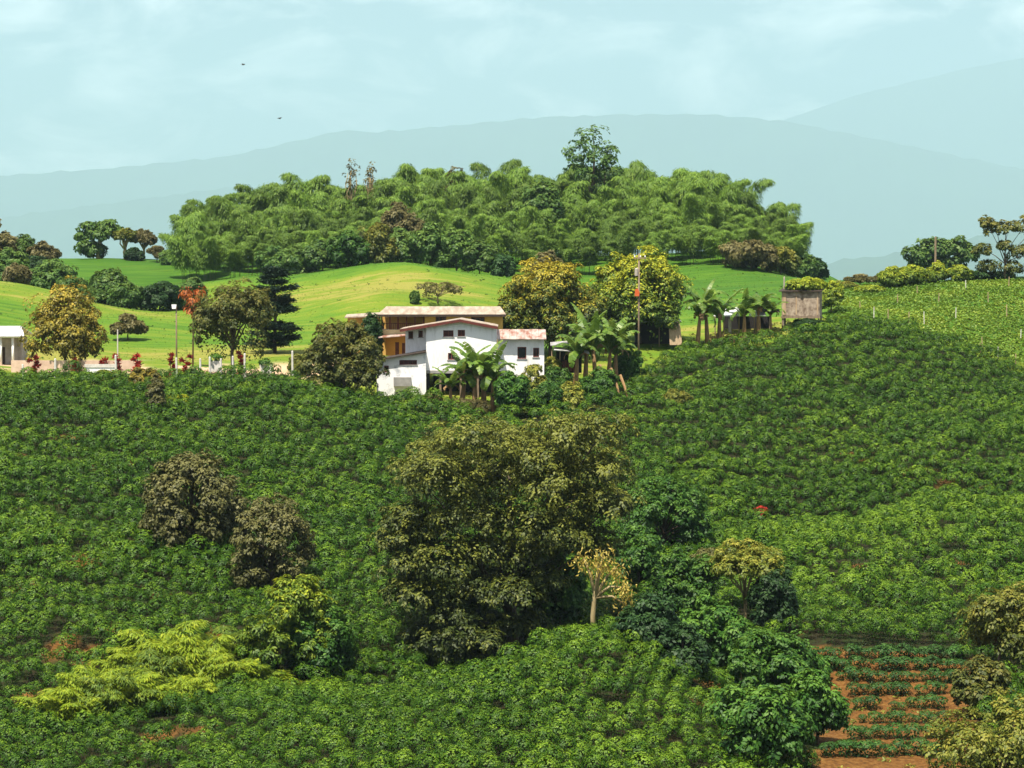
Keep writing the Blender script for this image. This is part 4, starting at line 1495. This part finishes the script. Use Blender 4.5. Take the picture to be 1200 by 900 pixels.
    m.box(a0 + .003, a0 + .2, ya + .2, 6, Z(452), Z(397.6))
    m.build('annex_wall', WHITE, root)
    window(root, *hh, ya + .08, bars=0)
    window(root, *hh2, ya + .08, bars=1)
    r = M()
    n = 7
    for k in range(n):
        x0 = X(580) + (X(640.5) - X(580)) * k / n
        x1 = X(580) + (X(640.5) - X(580)) * (k + 1) / n - .015
        slab(r, [(x0, ya - .7, Z(397.3) + .02 * (k % 2)), (x1, ya - .7, Z(397.3) + .02 * (k % 2)), (x1, ya + 4.4, Z(387.2) + .02 * (k % 2)), (x0, ya + 4.4, Z(387.2) + .02 * (k % 2))], .06)
    r.build('annex_roof', RUST, root)


white_house()


def ochre_house():
    Y = 262.5
    g, s = place(520, 417, Y)
    root = thing('ochre_house', g, 0, 'long ochre house with pale tiled roof and red veranda behind the white farmhouse', 'house')

    def X(px):
        return (px - 520) * s

    def Z(py):
        return (417 - py) * s

    x0, x1 = X(448), X(589)
    m = M()
    xo = X(498)
    wins = [(X(510.5), X(523), Z(379), Z(370.8)), (X(552), X(568), Z(379), Z(371.5))]
    wall_holes(m, xo, x1, 0, Z(367.3), 0, .2, wins)
    m.box(x1 - .2, x1, .2, 7, 0, Z(367.5))
    m.box(X(446), X(450), 3.0, 7, 0, Z(367.5))
    m.box(X(446), xo - .003, 2.2, 2.4, 0, Z(367.5))
    m.build('wall', OCHRE, root)
    for w in wins:
        window(root, *w, .08, bars=2)
    b = M()
    b.box(X(446), xo - .003, .0, .18, Z(394.0), Z(386.2))
    b.build('balcony_wall', CREAM, root)
    fl = M()
    fl.box(X(446), xo - .003, .19, 2.19, Z(387.4), Z(386.0))
    fl.build('veranda_floor', GREYC, root)
    rl = M()
    rl.box(X(446), xo - .01, .02, .10, Z(379.4), Z(378.6))
    px = 447.5
    while px < 497:
        rl.box(X(px), X(px) + .05, .03, .09, Z(386.0), Z(379.45))
        px += 2.2
    rl.build('railing', MAROON, root)
    for px in (447.5, 457, 466.5, 476.5, 486.5, 496.6):
        p = M()
        p.box(X(px) - .07, X(px) + .07, -.03, .10, Z(386.1), Z(367.6))
        p.build('post', MAROON, root)
    # lower orange room
    lo = M()
    door = (X(463), X(467.5), Z(416), Z(401))
    door2 = (X(471), X(474.5), Z(415), Z(402))
    wall_holes(lo, X(452), X(476), 0, Z(394.3), .25, .43, [door, door2])
    lo.build('lower_wall', ORANGE, root)
    for dd in (door, door2):
        p = M()
        p.box(dd[0], dd[1], .34, .40, 0, dd[3])
        p.build('door', MAROON, root)
    cr = M()
    slab(cr, [(X(444), -1.2, Z(395.0)), (X(478), -1.2, Z(392.6)), (X(478), .0, Z(390.5)), (X(444), .0, Z(393.0))], .08)
    cr.build('porch_roof', RUST, root)
    r = M()
    ym = 3.4
    slab(r, [(X(443), -1.0, Z(368.2)), (X(593), -1.0, Z(368.0)), (X(586), ym, Z(359.4)), (X(451), ym, Z(359.4))], .14)
    slab(r, [(X(451), ym + .004, Z(359.4)), (X(586), ym + .004, Z(359.4)), (X(593), 7.6, Z(367.5)), (X(443), 7.6, Z(367.5))], .14)
    slab(r, [(X(403), 1.2, Z(371.8)), (X(446), 1.2, Z(369.2)), (X(446), 4.5, Z(366.3)), (X(403), 4.5, Z(369.0))], .12)
    ro = r.build('roof', TILE, root)
    e = M()
    e.box(X(443), X(593), -1.06, -1.003, Z(371.0), Z(368.4))
    e.build('gutter', DARKWOOD, ro)
    wl = M()
    wl.box(X(406), X(445), 1.8, 2.0, 0, Z(371.8))
    wl.build('side_wall', OCHRE, root)


ochre_house()


def left_house():
    Y = 258
    g, s = place(10, 427, Y)
    root = thing('white_roofed_house', g, R(4), 'small grey house with white roof and columned porch at the left edge', 'house')

    def X(px):
        return (px - 10) * s

    def Z(py):
        return (427 - py) * s

    m = M()
    d = (X(-1), X(5), 0, Z(407))
    wall_holes(m, X(-40), X(24), 0, Z(396), .8, 1.0, [d])
    m.box(X(24) - .2, X(24), 1.0, 6, 0, Z(396))
    m.build('wall', GREYC, root)
    p = M()
    p.box(d[0], d[1], .86, .92, 0, d[3])
    p.build('door', DARKWOOD, root)
    for px in (-30, -12, 2, 16):
        p = M()
        p.tube([(X(px), -.6, -.3), (X(px), -.6, Z(394.2))], .13, 8)
        p.build('column', WHITE, root, True)
    b = M()
    b.box(X(-42), X(26), -.75, .79, Z(395.4), Z(393.4))
    b.build('porch_beam', WHITE, root)
    r = M()
    slab(r, [(X(-46), -1.1, Z(393.2)), (X(30), -1.1, Z(393.2)), (X(22), 2.8, Z(382.5)), (X(-46), 2.8, Z(382.5))], .12)
    slab(r, [(X(-46), 2.804, Z(382.5)), (X(22), 2.804, Z(382.5)), (X(30), 6.8, Z(393)), (X(-46), 6.8, Z(393))], .12)
    r.build('roof', PALEZ, root)


left_house()


def lean_shed():
    Y = 254.5
    g, s = place(662, 428, Y)
    root = thing('lean_to_shed', g, 0, 'open shed with two tilted zinc sheets between the annex and the banana clump', 'shed')

    def X(px):
        return (px - 662) * s

    def Z(py):
        return (428 - py) * s

    for px in (646.5, 656, 676):
        p = M()
        p.tube([(X(px), 0, -.5), (X(px) + .03, 0, Z(410))], .07, 6)
        p.build('post', PLANK, root)
    a = M()
    slab(a, [(X(645), -.6, Z(404.5)), (X(668), -.6, Z(402.5)), (X(668), 1.8, Z(399.5)), (X(645), 1.8, Z(401.5))], .05)
    a.build('upper_sheet', ZINC, root)
    a = M()
    slab(a, [(X(649), -1.1, Z(410)), (X(690), -1.1, Z(413.5)), (X(690), .8, Z(410.5)), (X(649), .8, Z(406.5))], .05)
    a.build('lower_sheet', PALEZ, root)
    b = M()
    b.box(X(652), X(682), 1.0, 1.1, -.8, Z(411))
    b.build('back_wall', INTERIOR_SHADE, root)  # near-black colour paints the shade under the sheets
    c = M()
    for k in range(6):
        x = X(655 + k * 3.3)
        c.box(x, x + .22, .1, .35, -.6, .25 + .12 * (k % 3))
    c.build('stacked_boards', MAROON, root)


lean_shed()


def dark_shed():
    Y = 278.5
    g, s = place(770, 402, Y)
    root = thing('open_shed', g, 0, 'low dark open shed under the bright yellow green mango tree', 'shed')

    def X(px):
        return (px - 770) * s

    def Z(py):
        return (402 - py) * s

    for px in (749, 772.5, 794):
        p = M()
        p.tube([(X(px), 0, -.4), (X(px), 0, Z(378))], .06, 6)
        p.build('post', WOOD, root)
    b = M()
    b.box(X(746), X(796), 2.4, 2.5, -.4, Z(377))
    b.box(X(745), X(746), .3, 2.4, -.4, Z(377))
    b.build('back_wall', INTERIOR_SHADE, root)  # shed's inner shade painted into the wall colour
    a = M()
    slab(a, [(X(742), -.7, Z(377.2)), (X(798), -.7, Z(376.2)), (X(798), 2.8, Z(373.6)), (X(742), 2.8, Z(374.6))], .06)
    a.build('roof', ZINC, root)


dark_shed()
for k, (px, w, tilt, lab) in enumerate([(789, .38, .10, 'pale broad plank leaning beside the dark shed, left of the pair'), (796, .32, .16, 'pale narrow plank leaning beside the dark shed, right of the pair')]):
    m = M()
    p = at(px, 401, 276.6)
    m.hexa([(-w, -.04, -.3), (w, -.04, -.3), (w, .05, -.3), (-w, .05, -.3), (-w - tilt, .35, 2.1), (w - tilt - .1, .35, 2.25), (w - tilt - .1, .43, 2.25), (-w - tilt, .43, 2.1)])
    o = m.build('plank', PLANK)
    o.location = p.tolist()
    tag(o, lab, 'plank')


def pavilion():
    Y = 288.5
    g, s = place(868, 396, Y)
    root = thing('pavilion', g, 0, 'open pavilion with pale roof sheets behind the banana plants', 'pavilion')

    def X(px):
        return (px - 868) * s

    def Z(py):
        return (396 - py) * s

    for px in (838, 848, 866, 884, 902):
        p = M()
        p.tube([(X(px), 0, -.4), (X(px), 0, Z(369.5))], .07, 6)
        p.build('post', WOOD, root)
    a = M()
    slab(a, [(X(835), -.9, Z(370)), (X(866), -.9, Z(370)), (X(862), 1.6, Z(362)), (X(845), 1.6, Z(362))], .06)
    a.build('left_roof', PALEZ, root)
    a = M()
    slab(a, [(X(862), .6, Z(366.5)), (X(878), .6, Z(366.5)), (X(878), 2.6, Z(360.5)), (X(864), 2.6, Z(360.5))], .06)
    slab(a, [(X(877), -.5, Z(369.5)), (X(897), -.5, Z(369.5)), (X(897), 1.6, Z(362.5)), (X(882), 1.6, Z(362.5))], .06)
    a.build('right_roof', PALEZ, root)
    a = M()
    slab(a, [(X(890), -.4, Z(364)), (X(914), -.4, Z(365.5)), (X(914), 1.4, Z(363)), (X(886), 1.4, Z(361))], .06)
    a.build('dark_roof', DARKWOOD, root)
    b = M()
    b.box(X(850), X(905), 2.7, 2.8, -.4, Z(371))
    b.build('back_wall', INTERIOR_SHADE, root)  # shade below the roofs painted on as near-black
    b = M()
    b.box(X(853.5), X(857), -.1, 0, -.3, Z(373.5))
    b.build('door_frame', GREYC, root)


pavilion()


def bamboo_fence():
    g, s = place(852, 400, 283.5)
    root = thing('low_fence', g, 0, 'low orange brown board fence in front of the pavilion', 'fence')
    b = M()
    for k in range(22):
        x = (-22 + k * 2.1) * s
        b.box(x, x + .17, 0, .04, -.3, .72 + .12 * math.sin(k * 1.9))
    b.build('board', EARTH, root)
    c = M()
    c.box(-23 * s, 24 * s, .045, .09, .38, .46)
    c.build('rail', WOOD, root)


bamboo_fence()


def raised_hut():
    Y = 290
    g, s = place(938, 392, Y)
    root = thing('raised_hut', g, R(-14), 'weathered block hut raised on posts with creeper on its roof', 'hut')

    def Z(py):
        return (392 - py) * s

    w, d = 2.15, 2.3
    m = M()
    m.box(-w, w, 0, d, Z(370.5), Z(341.5))
    m.build('wall', CONC, root)
    f = M()
    f.box(-w - .08, w + .08, -.08, d + .08, Z(373), Z(370.7))
    f.build('floor', WOOD, root)
    for x in (-w + .1, w - .1):
        for y in (.1, d - .1):
            p = M()
            p.tube([(x, y, -.5), (x, y, Z(373.2))], .1, 6)
            p.build('post', WOOD, root)
    p = M()
    p.box(-w + .1, -w + .5, -.05, -.003, Z(369), Z(343))
    p.box(-w + 1.6, -w + 1.75, -.05, -.003, Z(369), Z(343))
    p.box(w - .3, w - .15, -.05, -.003, Z(369), Z(343))
    p.build('batten', PLANK, root)
    r = M()
    slab(r, [(-w - .3, -.35, Z(341)), (w + .25, -.35, Z(341)), (w + .25, d + .3, Z(338)), (-w - .3, d + .3, Z(338))], .08)
    r.build('roof', DARKWOOD, root)


raised_hut()
tree('creeper', 'yellow green creeper spilling over the roof of the raised hut', 'creeper', 945, 291.6, 326, 50, 'low', 'limeg', L=.28, W=.16, dens=.8, seed=260, top_tint=.6, trunk=False, base_z=float(at(945, 342, 291.6)[2]))
tree('shrub', 'dark shrub in the shade below the raised hut', 'shrub', 948, 290.0, 374, 36, 'low', 'dark', L=.25, W=.15, seed=261)
tree('shrub', 'bright yellow green shrub hugging the right side of the raised hut', 'shrub', 974, 300, 330, 28, 'low', 'limeg', L=.28, W=.16, seed=262, top_tint=.6, base_tint=.15)


# ------------------------------------------------------------------ poles, posts, garden things
def utility_pole():
    px, Y = 748.5, 264
    g = g_at(px, Y)
    H = at(px, 297, Y)[2] - g[2]
    root = thing('utility_pole', g, 0, 'tall utility pole with crossarm and orange box in front of the mango tree', 'utility pole')
    m = M()
    m.tube([(0, 0, -.5), (0, 0, H)], [.12, .08], 9)
    m.build('pole', WOOD, root, True)
    m = M()
    m.box(-.55, .75, -.16, -.08, H - .55, H - .42)
    m.build('crossarm', WOOD, root)
    for x in (-.45, 0.15, .62):
        m = M()
        m.tube([(x, -.12, H - .42), (x, -.12, H - .33), (x, -.12, H - .2)], [.03, .07, .04], 7)
        m.build('insulator', WHITE, root)
    m = M()
    m.tube([(-.26, -.1, H - 2.3), (-.26, -.1, H - 1.6), (-.26, -.1, H - 1.5)], [.19, .19, .08], 9)
    m.build('transformer', POLE, root)
    m = M()
    m.prism([(-.45, H - 4.4), (.0, H - 4.4), (.05, H - 4.0), (-.12, H - 3.6), (-.4, H - 3.7)], -.36, -.1)
    m.build('meter_box', REDBOX, root)


utility_pole()


def street_lamp():
    px, Y = 207, 252
    g = g_at(px, Y)
    H = at(px, 357, Y)[2] - g[2]
    root = thing('street_lamp', g, 0, 'thin brown street lamp with small white head left of the olive tree', 'street lamp')
    m = M()
    m.tube([(0, 0, -.4), (0, 0, H - .1)], [.10, .06], 8)
    m.build('pole', WOOD, root, True)
    m = M()
    m.tube([(0, 0, H - .15), (-.15, -.1, H)], [.03, .03], 6)
    m.build('arm', METAL, root)
    m = M()
    m.prism([(-.38, H - .42), (-.02, H - .42), (.04, H + .02), (-.44, H + .02)], -.25, .0)
    m.build('lamp_head', WHITE, root)


street_lamp()


def simple_post(name, px, top, Y, r, mat, lab, cat, group=None, base_Y=None):
    g = g_at(px, Y)
    H = at(px, top, Y)[2] - g[2]
    m = M()
    H = max(H, .7)
    m.tube([(0, 0, -.3), (rnd.uniform(-.03, .03), 0, H * .97), (0, 0, H)], [r, r * .92, r * .6], 7)
    o = m.build(name, mat)
    o.location = g.tolist()
    tag(o, lab, cat, group)
    return o


simple_post('garden_pole', 138, 386, 252, .07, WPOST, 'slim pale pole beside the ochre tree', 'pole')
simple_post('field_pole', 1096, 277, 349, .16, WOOD, 'bare wooden pole rising from the right hilltop behind the round shrubs', 'pole')
simple_post('hut_pole', 919, 324, 292.5, .10, POLE, 'short pale pole rising behind the left corner of the raised hut', 'pole')
for px, top, Y in [(27, 427, 241), (65, 420, 241.5), (136, 416, 243), (207, 419, 244), (235, 420, 244.5), (246, 418, 245), (259, 420, 245), (273, 417, 246), (287, 414, 246.5), (343, 411, 250)]:
    simple_post('fence_post', px, top, Y, .11, WPOST, 'stout whitewashed fence post along the garden at the top of the slope', 'post', 'whitewashed posts along the garden')


def garden_wall():
    g, s = place(119, 433, 243.8)
    root = thing('garden_wall', g, 0, 'low white garden wall with dark gap beside the ochre tree', 'wall')
    m = M()
    m.box(-19 * s, 17 * s, 0, .2, -.6, .18)
    m.build('wall', WHITE, root)
    m = M()
    m.box(-20 * s, 18 * s, -.06, .26, .19, .50)
    m.build('coping', WPOST, root)


garden_wall()


def terrace():
    g, s = place(55, 429, 247)
    root = thing('patio_wall', g, 0, 'long low pinkish plaster wall behind the ochre tree', 'wall')
    m = M()
    m.box(-42 * s, 110 * s, 0, .2, -.6, .55)
    m.build('wall', plain('pink_plaster', (.72, .52, .40), (.52, .36, .26), scale=1.2), root)


terrace()


def white_planter(px, py, Y, w, h, lab):
    g, s = place(px, py, Y)
    root = thing('planter', g, 0, lab, 'planter')
    m = M()
    m.prism([(-w * .8, -.3), (w * .8, -.3), (w, h), (-w, h)], -.3, .3)
    m.build('pot', WPOST, root)
    rng = np.random.default_rng(int(px))
    crown([(0, 0, h + .25, w, .4, .35)], rng, .22, .12, 1, .4).build('plant', LM['green'], root)


white_planter(252, 432, 246, .55, .75, 'white trough planter left under the olive tree')
white_planter(312, 434, 248.5, .62, .55, 'wide cream planter right of the olive tree trunk')


def cordyline(px, base, top, Y, lab):
    g = g_at(px, Y)
    H = at(px, top, Y)[2] - g[2]
    root = thing('cordyline', g, 0, lab, 'plant', 'red cordylines in the garden')
    rng = np.random.default_rng(int(px))
    lv = Leaves()
    for z in np.linspace(.15, .8, 6) * H:
        n = 40
        d = nrm(dirs(n, rng, -.2) + np.array([0, 0, .55]))
        P = np.tile(np.array([rng.normal(0, .22), rng.normal(0, .22), z]), (n, 1))
        lv.add(P, d * .3 + dirs(n, rng), d, rng.uniform(.3, .6, n), .14, rng.uniform(.1, 1, n))
    lv.build('leaves', LM['red'], root)
    m = M()
    m.tube([(0, 0, -.2), (0, 0, H * .85)], [.05, .03], 5)
    m.build('stem', BARK, root)


for px, top, Y, lab in [(40, 416, 246, 'red leaved plant at the left of the ochre tree'), (88, 419, 246.5, 'red leaved plant half hidden under the ochre tree'), (122, 418, 246.5, 'low red leaved plant behind the white garden wall'), (140, 412, 244.5, 'red leaved plant at the right end of the white garden wall'),
                        (161, 412, 246, 'red leaved plant between garden wall and street lamp'), (200, 411, 246, 'red leaved plant just left of the street lamp'), (218, 413, 246, 'red leaved plant just right of the street lamp'), (282, 408, 250, 'dark red plant beside the trunk of the olive tree')]:
    cordyline(px, 430, top, Y, lab)

# dry stalks and earth bank below the second banana clump
for px, py, dx, lab in [(703, 428, 7, 'left dry fallen banana stalk on the bank below the mangoes'), (716, 432, 12, 'middle dry fallen banana stalk on the bank below the mangoes'), (727, 440, 10, 'right dry fallen banana stalk running down the bank')]:
    Y = 250.5
    p = at(px, py, Y)
    q = at(px + dx, py + 15, Y - 2.5)
    p[2] = max(p[2], gz(p[0], p[1]) + 1.4)
    q[2] = gz(q[0], q[1]) + .35
    m = M()
    m.tube([p * 0, (q - p) * .5 + np.array([0, 0, .25]), q - p], [.16, .13, .07], 6)
    o = m.build('fallen_stalk', DRY)
    o.location = p.tolist()
    tag(o, lab, 'stalk')

# ------------------------------------------------------------------ right hilltop
for px, Y, top, w, st, mt, lab in [(1046, 346, 313, 36, 'low', 'limeg', 'yellow green round shrub on the right hilltop, leftmost of the row'),
                                   (1066, 347, 311, 36, 'low', 'limeg', 'yellow green round shrub second from the left on the right hilltop'),
                                   (1097, 349, 307, 28, 'low', 'limeg', 'pointed yellow green shrub right at the bare wooden pole'),
                                   (1124, 350, 311, 34, 'low', 'limeg', 'flat yellow green shrub right of the bare wooden pole'),
                                   (1148, 352, 318, 34, 'low', 'dark', 'dark hedge bush left under the spindly bronze tree'),
                                   (1170, 353, 319, 36, 'low', 'dark', 'dark hedge bush beneath the spindly bronze tree'),
                                   (1008, 352, 322, 40, 'open', 'brown', 'dry brown scrub on the crest left of the yellow green shrubs'),
                                   (1030, 354, 324, 30, 'open', 'brown', 'dry brown scrub just behind the leftmost yellow green shrub'),
                                   (990, 346, 331, 34, 'low', 'yellowgreen', 'low yellowish shrub at the left end of the young field'),
                                   (1020, 340, 336, 36, 'low', 'limeg', 'low lime weed patch on the crest of the young field')]:
    tree('shrub', lab, 'shrub', px, Y, top, w, st, mt, L=.32, W=.18, dens=.95, seed=int(px), lump=.3, top_tint=.7, base_tint=.1)
tree('hilltop_tree', 'spindly bronze green tree at the right edge of the hilltop', 'tree', 1178, 351, 256, 80, 'open', 'olive_bright', L=.36, W=.2, dens=.85, seed=270, r0=.14,
     blobs=lambda W, H, r: [(-2.6, 0, H * .93, .8, .8, .8), (-1.6, .2, H * .84, 1.4, 1.2, .9), (-3.2, 0, H * .5, 1.1, 1, .9), (.6, .4, H * .86, 1.6, 1.3, .7), (2.6, 0, H * .9, 1.8, 1.4, 1.0), (4.2, .3, H * .84, 1.5, 1.3, 1.1),
                            (-2.2, .3, H * .22, 1.6, 1.3, 1.0), (0, -.2, H * .56, 1.0, .9, .7), (2.4, .2, H * .45, 1.8, 1.4, 1.2), (4.2, .1, H * .4, 1.5, 1.3, 1.4), (1.2, .3, H * .2, 1.6, 1.3, .9)])
tree('far_tree', 'grey green spreading tree in haze behind the bare wooden pole', 'tree', 1100, 520, 279, 82, 'spread', 'teal', L=.8, W=.5, dens=1.0, seed=271,
     blobs=lambda W, H, r: [(-4.5, 0, H - 3.2, 2.6, 2, 1.3), (-1.5, 0, H - 1.6, 3.0, 2.4, 1.5), (1.0, 0, H - 2.2, 2.4, 2, 1.5), (3.6, 0, H - 1.8, 2.4, 2, 1.4), (6.0, 0, H - 3.4, 2.2, 2, 1.3), (-3.0, .5, H - 5, 2.4, 2, 1.6), (2.5, .5, H - 5, 3, 2, 1.8), (0, .5, H - 6, 3, 2, 1.8)])

for i, (px, Y, h) in enumerate([(1024, 297, 1.5), (1041, 297.5, 1.4), (1065, 297, 1.7), (1083, 302, 1.5), (1151, 296, 1.2), (1149, 291, 1.2), (1169.5, 290, 1.5), (1190, 288.5, 1.5), (1180, 318, 1.6), (1132, 339, 1.3), (1182, 341, 1.4),
                                (1052, 322, 1.2), (1120, 312, 1.3), (1158, 328, 1.3), (1100, 326, 1.2), (1196, 304, 1.3), (1008, 305, 1.1), (1075, 336, 1.2)]):
    g = g_at(px, Y)
    m = M()
    m.tube([(0, 0, -.3), (rnd.uniform(-.06, .06), 0, h)], [.065, .05], 6)
    o = m.build('wooden_stake', PLANK if i % 3 else WPOST)
    o.location = g.tolist()
    tag(o, 'thin pale wooden stake standing upright in the bright young field', 'stake', 'stakes in the young field on the right')


def tufts(n, test, mat, name, label, h, w, blades, seed, xr, yr, cat, tintf=None):
    rng = np.random.default_rng(seed)
    x = rng.uniform(*xr, n)
    y = rng.uniform(*yr, n)
    z = ground(x, y)
    px, py = proj(np.stack([x, y, z], -1))
    k = test(px, py, x, y)
    x, y, z = x[k], y[k], z[k]
    base = np.repeat(np.stack([x, y, z], -1), blades, 0)
    m = len(base)
    d = dirs(m, rng, .1)
    sc = np.repeat(rng.uniform(.55, 1.35, len(x)), blades)
    P = base + np.stack([rng.normal(0, h * .35, m), rng.normal(0, h * .35, m), rng.uniform(0, h * .55, m)], 1) * sc[:, None]
    t = np.repeat(tintf(x, y) if tintf else .4 + .5 * (vnoise(x, y, 8) - .5), blades) + rng.normal(0, .16, m)
    lv = Leaves()
    lv.add(P, d + np.array([0, 0, .6]), d + np.array([0, 0, .4]) + rng.normal(0, .3, (m, 3)), h * sc, w * sc, t)
    o = lv.build(name, LM[mat])
    tag(o, label, cat, None, 'stuff')
    print(name, m)


tufts(17000, lambda px, py, x, y: (y > brow(px) + .3) & (px > 968) & (px < 1260) & (y < 350), 'crop', 'field_crop', 'low bright green crop covering the young field on the right hilltop', .34, .2, 9, 280, (30, 85), (283, 352), 'crop')
tufts(15000, lambda px, py, x, y: (px > -60) & (px < 960) & (y > brow(px) + 18) & (y < 425), 'crop', 'pasture_grass', 'short bright pasture grass on the dome and the left slopes', .11, .09, 4, 281, (-100, 60), (262, 430), 'grass')
tufts(1500, lambda px, py, x, y: (px > -60) & (px < 960) & (y > brow(px) + 22) & (y < 425) & (vnoise(x, y, 9) > .5), 'teal', 'pasture_weeds', 'darker weed tussocks dotted over the pasture slopes', .24, .12, 8, 290, (-100, 60), (270, 430), 'weeds')
tufts(5000, lambda px, py, x, y: (y > brow(px) - 1.5) & (y < brow(px) + 14) & (px < 1000) & (px > -50), 'yellowgreen', 'brow_weeds', 'yellowish weeds along the brow of the coffee slope around the buildings', .32, .14, 10, 282, (-60, 40), (236, 305), 'weeds')
tufts(5200, lambda px, py, x, y: (((y < brow(px)) & (scar(x, y) > .12) & (rb.uniform(0, 1, len(x)) < .5)) | (in_poly(x, y, plot) & (rb.uniform(0, 1, len(x)) < .9)) | ((px > 60) & (px < 300) & (py > 735) & (py < 870) & (rb.uniform(0, 1, len(x)) < .5))) & (px > -40) & (px < 1240), 'yellowgreen', 'slope_weeds', 'yellowish weeds on bare patches between the coffee rows', .26, .1, 9, 283, (-55, 55), (120, 250), 'weeds')

finish_coffee()

# ------------------------------------------------------------------ birds
for px, py, rz, lab in [(285, 76, .5, 'tiny dark bird flying high at the left, upper one of two'), (328, 139, -.4, 'tiny dark bird flying above the left end of the grove, lower one of two')]:
    m = M()
    t = np.linspace(-.22, .2, 7)
    m.tube(np.stack([t, t * 0, .02 * np.cos(t * 6)], 1), [.01, .05, .07, .075, .05, .04, .015], 7)
    for sg in (-1, 1):
        v = [(.08, sg * .03, .03), (-.06, sg * .03, .03), (.10, sg * .28, .16), (-.05, sg * .27, .15), (0, sg * .62, .10), (-.05, sg * .60, .10)]
        v2 = [(a, b, c - .02) for a, b, c in v]
        f = [(0, 1, 3, 2), (2, 3, 5, 4)]
        f = f + [tuple(i + 6 for i in q[::-1]) for q in f] + [(0, 2, 8, 6), (2, 4, 10, 8), (4, 5, 11, 10), (5, 3, 9, 11), (3, 1, 7, 9)]
        m.add(v + v2, f)
    m.add([(-.2, -.02, 0), (-.2, .02, 0), (-.36, .07, 0), (-.36, -.07, 0), (-.2, -.02, .015), (-.2, .02, .015), (-.36, .07, .01), (-.36, -.07, .01)], [(3, 2, 1, 0), (4, 5, 6, 7), (0, 1, 5, 4), (1, 2, 6, 5), (2, 3, 7, 6), (3, 0, 4, 7)])
    o = m.build('bird', BIRD)
    o.location = at(px, py, 330).tolist()
    o.rotation_euler = (.15, 0, rz)
    tag(o, lab, 'bird')

# ------------------------------------------------------------------ light, sky, air
SUN_EL, SUN_AZ = 64.0, 204.0   # azimuth clockwise from +Y: behind the camera, to the left
sd = bpy.data.lights.new('sun', 'SUN')
sd.energy = 4.9
sd.angle = R(.5)
sd.color = (1.0, .93, .80)
so = bpy.data.objects.new('sun', sd)
COL.objects.link(so)
az = R(SUN_AZ)
to_sun = Vector((math.sin(az) * math.cos(R(SUN_EL)), math.cos(az) * math.cos(R(SUN_EL)), math.sin(R(SUN_EL))))
so.rotation_euler = (-to_sun).to_track_quat('-Z', 'Y').to_euler()
so.location = (0, 0, 200)

w = bpy.data.worlds.new('World')
S.world = w
w.use_nodes = True
nt = w.node_tree
nt.nodes.clear()
L = nt.links.new
out = nt.nodes.new('ShaderNodeOutputWorld')
bg = nt.nodes.new('ShaderNodeBackground')
bg.inputs['Strength'].default_value = .058
sky = nt.nodes.new('ShaderNodeTexSky')
sky.sky_type = 'NISHITA'
sky.sun_disc = False
sky.sun_elevation = R(SUN_EL)
sky.sun_rotation = R(SUN_AZ)
sky.altitude = 1500
sky.dust_density = 2
tc = nt.nodes.new('ShaderNodeTexCoord')
mp = nt.nodes.new('ShaderNodeMapping')
mp.inputs['Scale'].default_value = (1.0, 1.0, 2.3)
L(tc.outputs['Generated'], mp.inputs[0])
no = N_(nt, 'ShaderNodeTexNoise', Scale=15, Detail=9, Roughness=.6, Distortion=.5)
L(mp.outputs[0], no.inputs['Vector'])
cl = ramp(nt, no.outputs['Fac'], [(.49, (0, 0, 0)), (.72, (1, 1, 1))])
mx = nt.nodes.new('ShaderNodeMix')
mx.data_type = 'RGBA'
L(cl, mx.inputs['Factor'])
L(sky.outputs[0], mx.inputs['A'])
mx.inputs['B'].default_value = (30, 29, 28, 1)
L(mx.outputs['Result'], bg.inputs['Color'])
L(bg.outputs[0], out.inputs[0])

hm = M()
hm.box(-30500, 30500, -150, 60500, -190, 5150)
m, nt, out = mat_new('haze_air')
pv = nt.nodes.new('ShaderNodeVolumePrincipled')
pv.inputs['Color'].default_value = (.585, .80, .935, 1)
pv.inputs['Density'].default_value = .00005
pv.inputs['Anisotropy'].default_value = .0
nt.links.new(pv.outputs[0], out.inputs['Volume'])
ho = hm.build('haze', m)
tag(ho, 'thin blue haze filling the air between the slope and the far mountains', 'haze', None, 'stuff')

S.view_settings.view_transform = 'Standard'
S.view_settings.look = 'None'
S.view_settings.exposure = 0.85
S.view_settings.gamma = 1
S.render.engine = 'CYCLES'
c = S.cycles
c.max_bounces = 5
c.diffuse_bounces = 3
c.glossy_bounces = 2
c.transmission_bounces = 3
c.volume_bounces = 1
c.transparent_max_bounces = 8
c.use_denoising = True
c.use_adaptive_sampling = False
